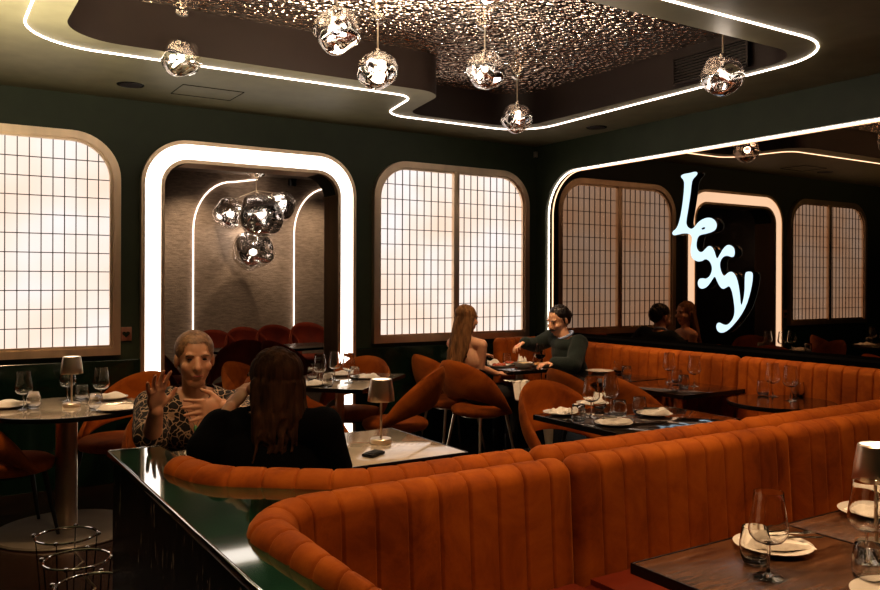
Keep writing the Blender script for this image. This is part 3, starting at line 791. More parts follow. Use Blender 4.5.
def setting(px, py, lab, g, nap=True, cut=False, rz=0., sc=1):
    pl = put(P_P, px, py, 'white plate '+lab, 'plate', g, rz=0, sc=sc)
    if nap:
        nk[0] += 1; n_ = mkobj('napkin', napkin_mesh(nk[0]*1.7), M['linen']); n_.location = (pl.location.x, pl.location.y, ZT+.0115); n_.rotation_euler = (0, 0, rz); n_.scale = (max(sc, .8)*.95,)*2+(1,)
        tag(n_, 'folded white napkin on the plate '+lab, 'napkin', g.replace('plates', 'napkins'))
        if cut:
            for pr, dy, nm in ((P_F, .018, 'fork'), (P_K, -.02, 'knife')):
                c_ = copy_tree(pr); off = Vector((-math.sin(rz)*dy, math.cos(rz)*dy, 0)); c_.location = pl.location+off+Vector((math.cos(rz)*.03, math.sin(rz)*.03, .036)); c_.rotation_euler = (0, 0, rz)
                tag(c_, '%s on the plate %s' % (nm, lab), nm, g.replace('plates', nm+'s'))
# nearest tables
wine_g(769.5, 577.5, 'large and near, on the nearest walnut table', 'wine glasses on the nearest tables')
tumb(756, 563, 'in front of the napkin plate on the nearest walnut table', 'water glasses on the nearest tables')
setting(774, 549, 'on the nearest walnut table', 'plates on the nearest tables', cut=True, rz=-.55, sc=.88)
setting(880, 516, 'beside the velvet back on the lamp table', 'plates on the nearest tables', rz=-.3)
wine_g(868, 563, 'overlapping the table lamp stem', 'wine glasses on the nearest tables')
tumb(870, 583, 'below the table lamp, near the right border', 'water glasses on the nearest tables')
setting(908, 602, 'at the bottom right corner', 'plates on the nearest tables', rz=.5)
# table for four
g = 'wine glasses on the table for four'
wine_g(591.5, 418, 'on the table for four, standing between two napkin plates', g); wine_g(611, 414, 'on the table for four, taller looking one beside the tumblers', g)
g = 'water glasses on the table for four'
tumb(579, 423, 'on the table for four, at the end plate', g); tumb(620, 418, 'on the table for four, next to the wine glass stem', g); tumb(640, 414.5, 'on the table for four, closest to the mirror', g); tumb(600, 409, 'on the table for four, behind the wine glasses', g)
g = 'plates on the table for four'
setting(561, 415, 'at the open end of the table for four', g, rz=.6, sc=.82); setting(593, 405.5, 'on the far side of the table for four', g, rz=.3, sc=.82)
setting(614, 425.5, 'on the banquette side of the table for four', g, cut=True, rz=-.3, sc=.82); setting(655, 416, 'of the table for four closest to the mirror', g, cut=True, rz=-.5, sc=.82)
# mirror side tables
g = 'wine glasses on the mirror tables'
wine_g(669.6, 382.5, 'on the dark table, taller one beside the tumblers', g); wine_g(694.5, 386.5, 'on the dark table, at its end nearest the round table', g)
g = 'water glasses on the mirror tables'
tumb(677, 383.5, 'between the two wine glasses, further one', g); tumb(684, 389, 'between the two wine glasses, nearer one', g)
tumb(618.6, 373, 'beside the velvet chair by the dining couple, further one', g); tumb(627, 379, 'beside the velvet chair by the dining couple, nearer one', g)
g = 'plates on the mirror tables'
setting(600, 373, 'in front of the moustached diner on the neighbouring table', g, nap=False, sc=.95); setting(643, 373.5, 'against the mirror wall banquette', g, nap=False, sc=.95)
g = 'glasses on the round black table'
wine_g(773, 396.5, 'on the round black table, left of the pair', g); wine_g(791, 400.5, 'on the round black table, right of the pair', g)
tumb(763.5, 395.5, 'on the round black table, at its left', g); tumb(798.5, 396.5, 'on the round black table, at its right', g)
# archway table
g = 'wine glasses on the archway table'
wine_g(320, 386, 'on the archway table, beside the woman in black', g); wine_g(335, 382, 'on the archway table, tallest looking in front of the light band', g); wine_g(349, 384.5, 'on the archway table, rightmost', g)
g = 'water glasses on the archway table'
tumb(312.5, 381.5, 'on the archway table, behind the wine glasses', g); tumb(328, 389, 'on the archway table, nearest the table edge', g); tumb(355, 381, 'on the archway table, right beside the napkin plate', g)
g = 'plates on the archway table'
setting(312, 387.5, 'on the archway table by the woman in black', g, rz=.4, sc=.9); setting(340, 377, 'on the archway table at the far side', g, rz=.2, sc=.9); setting(366, 380, 'on the archway table by the orange chair', g, rz=-.2, sc=.9)
# round table
g = 'wine glasses on the round table'
wine_g(24, 412, 'on the round table, leftmost', g); wine_g(68, 403.5, 'on the round table, behind the lamp', g); wine_g(101.5, 406, 'on the round table, beside the orange chair', g)
g = 'water glasses on the round table'
tumb(34, 411, 'on the round table, beside the leftmost wine glass', g); tumb(82, 402.5, 'on the round table, just behind the lamp', g); tumb(96, 412.5, 'on the round table, right of the lamp', g)
g = 'plates on the round table'
setting(8, 410, 'on the round table, cut off by the left border', g, rz=.3); setting(118, 412.5, 'on the round table, nearest the leopard print diner', g, rz=-.2, cut=True); setting(108, 401.5, 'on the round table, below the orange chair back', g, rz=.1)

# table lamps
def lamp(px, py, lab, h=.305):
    x, y, z = W(px, py, ZT); o = empty('table_lamp', (x, y, ZT), 0, lab, 'table lamp', 'small metal table lamps')
    t = BM(); lathe(t, [(0, 0), (.048, 0), (.051, .003), (.051, .020), (.048, .024), (.008, .026), (0, .026)], 36); mkobj('base', t, M['satin'], o)
    t = BM(); lathe(t, [(0, .024), (.0055, .024), (.0055, h-.02), (0, h-.02)], 14); mkobj('stem', t, M['satin'], o)
    t = BM(); lathe(t, [(.064, h-.105), (.0645, h-.104), (.060, h-.06), (.051, h-.004), (.047, h), (.046, h-.001), (.058, h-.06), (.0625, h-.104), (.064, h-.105)], 40); mkobj('shade', t, M['satin'], o)
    t = BM(); lathe(t, [(0, h-.003), (.045, h-.003), (.046, h-.006), (0, h-.006)], 32); d = mkobj('diffuser', t, M['lampglow'], o); d['label'] = 'glowing disc in the top of the shade'
    return (x, y)
lamps = [lamp(381.5, 444.5, 'small metal table lamp on the pale table by the second banquette'), lamp(72, 409, 'small metal table lamp on the round marble table'),
         lamp(877.5, 550, 'small metal table lamp on the nearest walnut tables')]
# small things on pale table
x, y, z = W(374, 457, ZT); o = empty('folded_wallet', (x, y, ZT), .5, 'small folded black wallet in front of the table lamp', 'wallet')
t = BM(); box(t, (0, 0, .008), (.10, .06, .014), .004); mkobj('cover', t, M['black'], o)
t = BM(); box(t, (.005, .0, .0165), (.08, .045, .002)); mkobj('flap', t, M['rubber'], o)
x, y, z = W(199, 456, ZT); n_ = mkobj('napkin', napkin_mesh(33.3, .12, .08), M['linen']); n_.location = (x, y, ZT); tag(n_, 'crumpled white napkin between the leopard print diner and the woman in black', 'napkin')

# food table of the couple
g = 'dishes on the food table'
def dish(px, py, r, lab, fm, sx=1., h=.018, bowl=False):
    x, y, z = W(px, py, ZT); o = empty('serving_dish', (x, y, ZT), -.5, lab, 'dish', g)
    t = BM()
    pr = [(0, 0), (r*.6, 0), (r*.9, .008), (r, h+.004), (r*.97, h+.004), (r*.8, .012), (0, .009)] if not bowl else [(0, 0), (r*.5, 0), (r*.85, .02), (r, .05), (r*.97, .05), (r*.8, .026), (0, .014)]
    lathe(t, pr, 36)
    for v_ in t.verts: v_.co.x *= sx
    mkobj('dish', t, M['china'], o)
    t = BM(); 
    for k in range(26):
        a = random.uniform(0, 2*PI); q = math.sqrt(random.random())*r*.62
        rr = bmesh.ops.create_icosphere(t, subdivisions=2, radius=random.uniform(.008, .017))
        bmesh.ops.translate(t, verts=rr['verts'], vec=(q*math.cos(a)*sx, q*math.sin(a), (.030 if bowl else .016)+random.random()*.008))
    f_ = mkobj('food', t, fm, o); f_['kind'] = 'stuff'
dish(*wp(-.92, -.62), .088, 'oval white dish of grilled food at the long haired diner', M['food_b'], 1.15)
dish(*wp(-.77, -.78), .088, 'deep white bowl of creamy food in the middle of the food table', M['food_c'], 1., bowl=True)
dish(*wp(-.545, -.77), .098, 'flat white platter of golden food at the moustached diner', M['food_a'], 1.15)
dish(*wp(-.73, -.53), .06, 'small white dish behind the bowl on the food table', M['food_b'])
for k, (px, py, lab, s_) in enumerate(((*wp(-.85, -.43), 'crumpled white napkin behind the oval dish', 1.), (*wp(-.56, -.50), 'standing crumpled white napkin behind the bowl', 1.3))):
    x, y, z = W(px, py, ZT); n_ = mkobj('napkin', napkin_mesh(50+k, .12*s_, .09, .06*s_), M['linen']); n_.location = (x, y, ZT); n_.rotation_euler = (0, 0, k); tag(n_, lab, 'napkin')
w_ = wine_g(*wp(-.69, -.91), 'holding red wine on the food table', 'glasses on the food table'); w_['label'] = 'wine glass holding red wine on the food table'
t = BM(); lathe(t, [(0, .0905), (.010, .0905), (.033, .0975), (.0455, .113), (.048, .124), (0, .124)], 24); o = mkobj('wine', t, M['wine'], w_)
def bottle(px, py, lab, m, sc=1.):
    x, y, z = W(px, py, ZT); o = empty('carafe', (x, y, ZT), 0, lab, 'carafe'); o.scale = (sc,)*3
    t = BM(); lathe(t, [(0, 0), (.036, 0), (.04, .006), (.04, .13), (.034, .155), (.017, .185), (.015, .235), (.018, .24), (.0165, .24), (.0135, .235), (.0155, .187), (.0325, .153), (.0383, .13), (.0383, .008), (0, .008)], 28); mkobj('body', t, m, o)
    t = BM(); lathe(t, [(0, .0085), (.0378, .0085), (.0378, .10), (0, .10)], 24); mkobj('water', t, M['water'], o)
bottle(*wp(-.96, -.43), 'tall clear water carafe beside the long haired diner', M['glass'], 1.0)
tumb(*wp(-.68, -.42), 'with pale drink near the reaching hand on the food table', 'glasses on the food table')
tumb(*wp(-.47, -.60), 'beside the platter of golden food', 'glasses on the food table')
for p_ in (P_W, P_T, P_P, P_F, P_K): kill(p_)

# ------------------------------------------------------------------ people
def V3(*a): return Vector(a)
def cap_prim(bm, a, ra, b_, rb):
    a, b_ = Vector(a), Vector(b_); d = b_-a; L = d.length
    for p, r in ((a, ra), (b_, rb)):
        rr = bmesh.ops.create_uvsphere(bm, u_segments=16, v_segments=10, radius=r); bmesh.ops.translate(bm, verts=rr['verts'], vec=p)
    if L > 1e-4:
        q = d.to_track_quat('Z', 'Y').to_matrix().to_4x4(); q.translation = (a+b_)/2
        bmesh.ops.create_cone(bm, cap_ends=True, segments=16, radius1=ra, radius2=rb, depth=L, matrix=q)
def ell_prim(bm, c, rad, ax=None):
    """ax: (right, fwd, up) vectors"""
    rr = bmesh.ops.create_uvsphere(bm, u_segments=24, v_segments=16, radius=1)
    m = Matrix(((1, 0, 0), (0, 1, 0), (0, 0, 1))) if ax is None else Matrix((ax[0], ax[1], ax[2])).transposed()
    for v_ in rr['verts']: v_.co = m @ Vector((v_.co.x*rad[0], v_.co.y*rad[1], v_.co.z*rad[2])) + Vector(c)
def blob(name, prims, m, parent, voxel=.006, smooth=3, cut=None, inflate=0, disp=None):
    bm = BM()
    for p in prims:
        if p[0] == 't': tube(bm, p[1], p[2], 7)
        elif p[0] == 'c': cap_prim(bm, p[1], p[2]+inflate, p[3], p[4]+inflate)
        else: ell_prim(bm, p[1], tuple(q+inflate for q in p[2]), p[3] if len(p) > 3 else None)
    me = bpy.data.meshes.new('tmp'); bm.to_mesh(me); bm.free(); o = bpy.data.objects.new('tmp', me); COL.objects.link(o)
    rm = o.modifiers.new('r', 'REMESH'); rm.mode = 'VOXEL'; rm.voxel_size = voxel; rm.use_smooth_shade = True
    if smooth:
        sm = o.modifiers.new('s', 'SMOOTH'); sm.iterations = smooth; sm.factor = .5
    dg = bpy.context.evaluated_depsgraph_get(); dg.update(); ev = o.evaluated_get(dg)
    me2 = bpy.data.meshes.new_from_object(ev, depsgraph=dg); bpy.data.objects.remove(o)
    me2.name = name; me2.materials.clear(); me2.materials.append(m)
    if disp or cut:
        b2 = BM(); b2.from_mesh(me2); b2.normal_update()
        if cut: bmesh.ops.delete(b2, geom=[v_ for v_ in b2.verts if cut(v_.co)], context='VERTS')
        if disp:
            for v_ in b2.verts: v_.co += v_.normal*disp(v_.co)
        b2.to_mesh(me2); b2.free()
    for p in me2.polygons: p.use_smooth = True
    o = bpy.data.objects.new(name, me2); return link(o, parent)
def norm(v_): return Vector(v_).normalized()
def frame(f, up=(0, 0, 1)):
    f = norm(f); r = f.cross(Vector(up)).normalized(); u = r.cross(f).normalized(); return r, f, u
def hand(pr, w, d, nrm, thumb, s=1., curl=.35, spread=.12, curls=None):
    """w wrist, d finger direction, nrm palm-facing normal, thumb = +1/-1 on side vector d x nrm"""
    w = Vector(w); d = norm(d); nrm = Vector(nrm); nrm = norm(nrm-d*nrm.dot(d)); side = d.cross(nrm)*thumb
    pr.append(('e', w+d*.050*s, (.040*s, .050*s, .0145*s), (side, d, nrm)))
    pr.append(('c', w+d*.085*s+side*.030*s, .0125*s, w+d*.083*s-side*.030*s, .0115*s))
    Ls = (.070, .078, .072, .056)
    for i in range(4):
        off = .030-.0205*i; L = Ls[i]*s; a = spread*(1.5-i)
        base = w+d*(.088-.003*abs(i-1))*s+side*off*s
        dd = (d*math.cos(a)+side*math.sin(a)); p = base; c_ = (curls[i] if curls else curl)
        ang = 0
        for k, fr in enumerate((.45, .30, .25)):
            ang += c_*(.6, 1., .8)[k]
            q = p+(dd*math.cos(ang)+nrm*math.sin(ang))*L*fr
            pr.append(('c', p, (.0092, .0084, .0078)[k]*s, q, (.0084, .0078, .0066)[k]*s)); p = q
    b_ = w+d*.022*s+side*.026*s; t1 = b_+(d*.55+side*.75+nrm*.25).normalized()*.042*s; t2 = t1+(d*.85+side*.40+nrm*.2).normalized()*.034*s
    pr.append(('c', b_, .015*s, t1, .0108*s)); pr.append(('c', t1, .0104*s, t2, .0078*s))
def head(pr, c, f, up=(0, 0, 1), s=1.):
    r, f, u = frame(f, up); c = Vector(c); A = (r, f, u)
    P = lambda x, y, z: c+r*x*s+f*y*s+u*z*s
    pr += [('e', P(0, -.012, .030), (.074*s, .092*s, .082*s), A), ('e', P(0, .022, -.020), (.063*s, .070*s, .084*s), A),
           ('e', P(0, .048, -.088), (.034*s, .032*s, .026*s), A), ('c', P(0, .083, .012), .010*s, P(0, .104, -.022), .0145*s),
           ('c', P(-.012, .094, -.026), .009*s, P(.012, .094, -.026), .009*s),
           ('c', P(-.040, .072, .030), .010*s, P(.040, .072, .030), .010*s),
           ('c', P(-.017, .084, -.055), .0085*s, P(.017, .084, -.055), .0085*s), ('c', P(-.014, .081, -.067), .0085*s, P(.014, .081, -.067), .0085*s),
           ('e', P(-.044, .062, -.022), (.020*s, .020*s, .022*s), A), ('e', P(.044, .062, -.022), (.020*s, .020*s, .022*s), A),
           ('c', P(-.043, .012, -.058), .014*s, P(-.018, .052, -.094), .016*s), ('c', P(.043, .012, -.058), .014*s, P(.018, .052, -.094), .016*s)]
    for k in (-1, 1):
        pr += [('e', P(.076*k, -.012, -.005), (.010*s, .020*s, .032*s), A)]
    return P, A
def face_parts(P, A, s, body, brow=None):
    for k in (-1, 1):
        t = BM(); ell_prim(t, P(.030*k, .078, .012), (.0100*s, .006*s, .0042*s), A); mkobj('eye', t, M['eye'], body)
        if brow:
            t = BM(); tube(t, [P(.014*k, .088, .028), P(.030*k, .089, .033), P(.048*k, .077, .027)], .0035*s, 6); mkobj('eyebrow', t, brow, body)
    t = BM(); tube(t, [P(-.022, .086, -.060), P(-.010, .0925, -.057), P(0, .093, -.059), P(.010, .0925, -.057), P(.022, .086, -.060)], [.002, .0042, .004, .0042, .002], 8); mkobj('lips', t, M['lip'], body)
def torso(pr, pel, chest, neck, wd=1., dp=1., axr=None):
    pel, chest, neck = Vector(pel), Vector(chest), Vector(neck)
    r = norm(axr); u = (chest-pel).normalized(); f = u.cross(r).normalized(); A = (r, f, u)
    mid = pel.lerp(chest, .5)
    pr += [('e', pel, (.165*wd, .125*dp, .12), A), ('e', mid, (.132*wd, .105*dp, .15), A), ('e', chest, (.160*wd, .115*dp, .15), A),
           ('e', chest+u*.10, (.150*wd, .085*dp, .075), A)]
    return A
def arm(pr, sh, el, wr, s=1., sl=1.):
    pr += [('c', sh, .054*s, el, .040*s), ('c', el, .040*s, wr, .0265*s)]

def PW(px, py, D):
    L = (px-440)/F*D; p = CAM+rt*L+fw*D; return V3(p.x, p.y, H-(py-282.)/F*D)

# --- leopard print diner
root = empty('person', (-4.24, -2.45, 0), 0, 'person in a leopard print dress facing the camera, gesturing with both hands', 'person')
def rel(prims, o):
    off = Vector(o.location); out_ = []
    for p in prims:
        q = list(p)
        if q[0] == 'c': q[1] = Vector(q[1])-off; q[3] = Vector(q[3])-off
        else: q[1] = Vector(q[1])-off
        out_.append(tuple(q))
    return out_
pel = PW(190, 500, 4.08); pel.z = .56; chest = PW(192, 424, 3.95); chest.z = .84; neck = PW(195, 400, 3.90)
facing = norm((-CAM.x*0+(CAM.x-chest.x)*.55+.25, CAM.y-chest.y, 0)); rr_ = norm(Vector((-1, .1, 0)))
bodyp = []; A = torso(bodyp, pel, chest, neck, 1.28, 1.2, rr_)
shR = PW(151, 408, 3.93); shL = PW(238, 408, 3.93); elR = PW(152, 440, 3.66); wrR = PW(156.5, 413, 3.50); elL = PW(244, 428, 3.68); wrL = PW(224, 408, 3.56)
armp = []; arm(armp, shR, elR, wrR, 1.15); arm(armp, shL, elL, wrL, 1.15)
hc = PW(195, 361.5, 3.82); hp_ = []
P, HA = head(hp_, hc, (CAM.x-hc.x+.5, CAM.y-hc.y, -.25), s=1.08)
bodyp += [('c', neck-Vector((0, 0, .02)), .060, hc+V3(.0, .035, -.05), .050), ('c', shR, .055, chest+Vector((0, 0, .10)), .06), ('c', shL, .055, chest+Vector((0, 0, .10)), .06)]
hnd = []; hand(hnd, wrR, PW(157, 385, 3.46)-wrR, (.35, -.9, .1), 1, 1.15, .16, .20); hand(hnd, wrL, PW(203, 411, 3.50)-wrL, (.2, .9, -.1), -1, 1.10, .14, .12)
legs = [('c', pel+V3(-.11, -.02, -.03), .10, (-4.36, -2.82, .55), .065), ('c', pel+V3(.11, -.02, -.03), .10, (-4.08, -2.84, .55), .065),
        ('c', (-4.36, -2.82, .55), .062, (-4.36, -2.80, .09), .038), ('c', (-4.08, -2.84, .55), .062, (-4.08, -2.80, .09), .038),
        ('c', (-4.36, -2.78, .045), .036, (-4.36, -2.93, .035), .030), ('c', (-4.08, -2.78, .045), .036, (-4.08, -2.93, .035), .030)]
body = blob('body', rel(bodyp+armp+hp_+hnd+legs, root), M['skin'], root, .0052, 3)
off = Vector(root.location)
# dress with V neck and loose elbow sleeves
dr = list(bodyp[:4])+bodyp[5:7]+[('c', shR, .068, shR.lerp(elR, .96), .066), ('c', shL, .068, shL.lerp(elL, 1.), .066), ('c', elL, .06, elL.lerp(wrL, .35), .052),
     ('c', legs[0][1], .105, legs[0][3], .078), ('c', legs[1][1], .105, legs[1][3], .078)]
neckl = neck-off
def cutv(co):
    p = co+off; d = p-chest; x = d.dot(rr_); f_ = d.dot(facing); z = p.z
    if z > neck.z+.03 and (p-neck).to_2d().length < .085: return True
    return f_ > 0.0 and abs(x) < (z-(neck.z-.20))*.34 and z > neck.z-.20
blob('dress', rel(dr, root), M['leopard'], root, .008, 3, cutv, .014, lambda c_: .006*noise.noise(c_*9))
Pl = lambda x, y, z: P(x, y, z)-off
face_parts(Pl, HA, 1.12, body, M['hair_short'])
s = 1.12
hairp = [('e', Pl(0, -.024, .044), (.081*s, .094*s, .080*s), HA), ('e', Pl(0, -.060, .0), (.068*s, .050*s, .075*s), HA)]
blob('hair', hairp, M['hair_short'], root, .006, 2, lambda c_: (c_-Pl(0, 0, 0)).dot(HA[1]) > .052*s and (c_-Pl(0, 0, 0)).dot(HA[2]) < .074*s)
t = BM(); pb = [PW(186, 402, 3.84)-off, PW(196, 425, 3.77)-off, PW(197, 428, 3.76)-off]; tube(t, [PW(181, 398, 3.86)-off, PW(189, 417, 3.79)-off, PW(196, 429, 3.74)-off, PW(202, 417, 3.79)-off, PW(210, 398, 3.86)-off], .002, 6)
nkl = mkobj('necklace', t, M['blackmetal'], body)
t = BM(); ell_prim(t, PW(196, 431, 3.735)-off, (.009, .007, .018)); mkobj('pendant', t, M['green_bead'], nkl)

# --- woman in black, back to the camera
root = empty('person', (-4.20, -3.80, 0), 0, 'person with long dark brown hair and black jacket, back to the camera', 'person')
off = Vector(root.location)
pel = V3(-4.17, -3.86, .58); chest = PW(272, 452, 2.90); chest.z = .87; neck = PW(274, 415, 2.90)
rr_ = norm(Vector((1, -.12, 0))); bodyp = []; torso(bodyp, pel, chest, neck, 1.22, 1.1, rr_)
shL = PW(222, 432, 2.92); shR = PW(322, 430, 2.90); elL = PW(208, 452, 2.80); wrL = PW(231, 411, 2.92); elR = PW(334, 472, 2.95); wrR = PW(310, 478, 3.15)
hc = PW(273, 384, 2.90); hp_ = []; P, HA = head(hp_, hc, (-.28, 1, -.06), s=1.02)
bodyp += [('c', neck-Vector((0, 0, .03)), .055, hc-Vector((0, 0, .05)), .05), ('c', shL, .055, chest+Vector((0, 0, .12)), .075), ('c', shR, .055, chest+Vector((0, 0, .12)), .075)]
armp = []; arm(armp, shL, elL, wrL, 1.05); arm(armp, shR, elR, wrR, 1.05)
hnd = []; hand(hnd, wrL, PW(247, 389, 2.98)-wrL, (.7, .2, -.6), 1, 1.0, .42, .07); hand(hnd, wrR, (-.5, .8, -.1), (0, 0, -1), -1, 1., .2)
legs = [('c', pel+V3(-.10, .02, -.03), .095, (-4.30, -3.42, .56), .062), ('c', pel+V3(.10, .02, -.03), .095, (-4.02, -3.42, .56), .062),
        ('c', (-4.30, -3.42, .56), .058, (-4.30, -3.36, .09), .038), ('c', (-4.02, -3.42, .56), .058, (-4.02, -3.36, .09), .038),
        ('c', (-4.30, -3.36, .045), .036, (-4.30, -3.20, .035), .03), ('c', (-4.02, -3.36, .045), .036, (-4.02, -3.20, .035), .03)]
body = blob('body', rel(bodyp+armp+hp_+hnd+legs, root), M['skin'], root, .0052, 2)
jk = list(bodyp[:4])+bodyp[5:]+[('c', shL, .062, elL, .055), ('c', elL, .054, elL.lerp(wrL, .55), .045), ('c', shR, .062, elR, .054), ('c', elR, .053, wrR, .042)]
jk = [p for p in jk]
blob('jacket', rel(jk, root), M['suit'], root, .008, 3, lambda c_: (c_+off).z > neck.z+.01 and (c_+off-neck).to_2d().length < .085, .016, lambda c_: .007*noise.noise(c_*8))
blob('trousers', rel(legs[:4]+[bodyp[0]], root), M['trouser_black'], root, .010, 2, None, .012)
Pl = lambda x, y, z: P(x, y, z)-off
face_parts(Pl, HA, 1.02, body, M['hair_dark'])
hr = [('e', Pl(0, -.026, .036), (.090, .100, .090), HA), ('e', Pl(0, -.055, -.03), (.088, .066, .10), HA)]
for k in range(15):
    u = (k/14)*2-1; x0 = .078*u; y0 = -.075+.055*abs(u)**1.5
    a = Pl(x0, y0, .0); b_ = Pl(x0*1.25+.006*math.sin(k*2.1), y0-.018-.012*math.cos(k*1.7), -.11); c_ = Pl(x0*1.55+.022+.012*math.sin(k*1.3), y0-.012, -.185-.03*math.cos(k*2.7))
    hr += [('c', a, .026, b_, .024), ('c', b_, .024, c_, .015)]
hairf = lambda c_: .0045*noise.noise(Vector((c_.x*70, c_.y*70, c_.z*6)))+.004*noise.noise(Vector((c_.x*22, c_.y*22, c_.z*7)))
for k in range(46):
    u = random.uniform(-1, 1); x0 = .088*u; y0 = -.100+.06*abs(u)**1.5; ph = random.uniform(0, 6); zt_ = random.uniform(.02, .07)
    pts_ = [Pl(x0*.8, y0+.012, zt_)] + [Pl(x0*(1+.42*q)+.017*q*math.sin(ph+q*7), y0-.016+.01*q+.008*math.cos(ph+q*6), -.24*q*random.uniform(.9, 1.08)) for q in (.0, .25, .5, .75, 1.)]
    hr.append(('t', pts_, [.008, .009, .009, .008, .007, .004]))
blob('hair', hr, M['hair_dark'], root, .0048, 1, lambda c_: (c_-Pl(0, 0, 0)).dot(HA[1]) > .050 and (c_-Pl(0, 0, 0)).dot(HA[2]) < .065, 0, hairf)

# --- long haired diner
root = empty('person', (-1.32, -.72, 0), 0, 'person with long light brown hair and bare shoulders seated at the food table', 'person')
off = Vector(root.location)
pel = V3(-1.24, -.78, .57); chest = PW(467, 357, 7.02); neck = PW(467, 338, 7.02)
rr_ = norm(Vector((.38, -.92, 0))); bodyp = []; torso(bodyp, pel, chest, neck, .92, .95, rr_)
shR = chest+rr_*.155+V3(0, 0, .10); shL = chest-rr_*.155+V3(0, 0, .10)
elR = PW(481, 369, 6.95); wrR = PW(497, 374.5, 7.05); elL = PW(478, 362, 7.30); wrL = PW(481, 356.5, 7.18)
hc = PW(467, 320, 7.03); hp_ = []; P, HA = head(hp_, hc, (1, .18, -.12), s=1.04)
bodyp += [('c', neck-V3(0, 0, .03), .047, hc-V3(0, 0, .05), .045), ('c', shR, .048, chest+V3(0, 0, .12), .06), ('c', shL, .048, chest+V3(0, 0, .12), .06)]
armp = []; arm(armp, shR, elR, wrR, .86); arm(armp, shL, elL, wrL, .86)
hnd = []; hand(hnd, wrR, (1, .1, .05), (0, 0, -1), -1, .92, .3); hand(hnd, wrL, (1, .1, .05), (0, 0, -1), 1, .92, .4)
legs = [('c', pel+V3(.02, -.09, -.03), .088, (-.90, -.83, .54), .058), ('c', pel+V3(.02, .09, -.03), .088, (-.90, -.62, .54), .058),
        ('c', (-.90, -.83, .54), .055, (-.98, -.86, .09), .038), ('c', (-.90, -.62, .54), .055, (-.92, -.60, .09), .038),
        ('c', (-.98, -.86, .045), .036, (-.83, -.85, .035), .03), ('c', (-.92, -.60, .045), .036, (-.77, -.59, .035), .03)]
body = blob('body', rel(bodyp+armp+hp_+hnd+legs, root), M['skin_pale'], root, .0058, 2)
blob('halter_top', rel(bodyp[:4], root), M['suit'], root, .009, 2, lambda c_: (c_+off-chest).z > .05 or ((c_+off-chest).dot(HA[1]) < .02 and (c_+off-chest).z > -.10), .008)
t = BM(); tube(t, [chest-off+rr_*.085+V3(-.075, 0, -.11), chest-off+rr_*.10+V3(-.11, 0, .03), chest-off+rr_*.07+V3(-.075, 0, .14), chest-off+rr_*.03+V3(.0, 0, .20)], .006, 6); mkobj('strap', t, M['black'], root)
blob('trousers', rel(legs[:4]+[bodyp[0]], root), M['trouser_black'], root, .010, 2, None, .012)
for k in (4, 5): blob('boot', rel([legs[k], ('c', legs[k][1], .04, Vector(legs[k][1])+V3(0, 0, .14), .045)], root), M['black'], root, .008, 2, None, .012)
Pl = lambda x, y, z: P(x, y, z)-off
face_parts(Pl, HA, 1.04, body, M['hair_light'])
hr = [('e', Pl(0, -.022, .036), (.085, .100, .088), HA), ('e', Pl(0, -.05, -.03), (.080, .066, .10), HA)]
for k in range(13):
    u = (k/12)*2-1; x0 = .070*u; y0 = -.068+.05*abs(u)**1.5
    a = Pl(x0, y0, .0); b_ = Pl(x0*1.15, y0-.02-.010*math.cos(k*1.7), -.14); c_ = Pl(x0*1.2+.012*math.sin(k*1.3), y0-.05, -.27); d_ = Pl(x0*.95+.015*math.sin(k*1.9), y0-.06, -.37-.03*math.cos(k*2.7))
    hr += [('c', a, .024, b_, .023), ('c', b_, .023, c_, .020), ('c', c_, .020, d_, .011)]
for k in range(46):
    u = random.uniform(-1, 1); x0 = .080*u; y0 = -.094+.06*abs(u)**1.5; ph = random.uniform(0, 6); zt_ = random.uniform(.02, .07)
    pts_ = [Pl(x0*.8, y0+.012, zt_)] + [Pl(x0*(1+.15*q)+.017*q*math.sin(ph+q*7), y0-.016+-.045*q+.008*math.cos(ph+q*6), -.40*q*random.uniform(.9, 1.08)) for q in (.0, .25, .5, .75, 1.)]
    hr.append(('t', pts_, [.008, .009, .009, .008, .007, .004]))
blob('hair', hr, M['hair_light'], root, .0052, 1, lambda c_: (c_-Pl(0, 0, 0)).dot(HA[1]) > .050 and (c_-Pl(0, 0, 0)).dot(HA[2]) < .065, 0, hairf)
# napkin over her lap
t = BM(); nx, ny = 18, 14
G = [[t.verts.new((-.04+.30*i/nx, -.10+.02*math.sin(i*.9)+(-.05*(j/ny)), -.20*(j/ny)+.008*math.sin(i*1.3+j*.5))) for j in range(ny+1)] for i in range(nx+1)]
T2 = [[t.verts.new((-.04+.30*i/nx, -.10+.16*j/ny, .004+.006*math.sin(i*.8+j))) for j in range(ny+1)] for i in range(nx+1)]
for g_ in (G, T2):
    for i in range(nx):
        for j in range(ny): t.faces.new((g_[i][j], g_[i+1][j], g_[i+1][j+1], g_[i][j+1]))
o = mkobj('napkin', t, M['linen']); o.location = (-1.02, -.90, .66); o.scale = (.62, .8, .75); tag(o, 'white napkin hanging over the lap of the long haired diner', 'napkin')
sm = o.modifiers.new('t', 'SOLIDIFY'); sm.thickness = .004

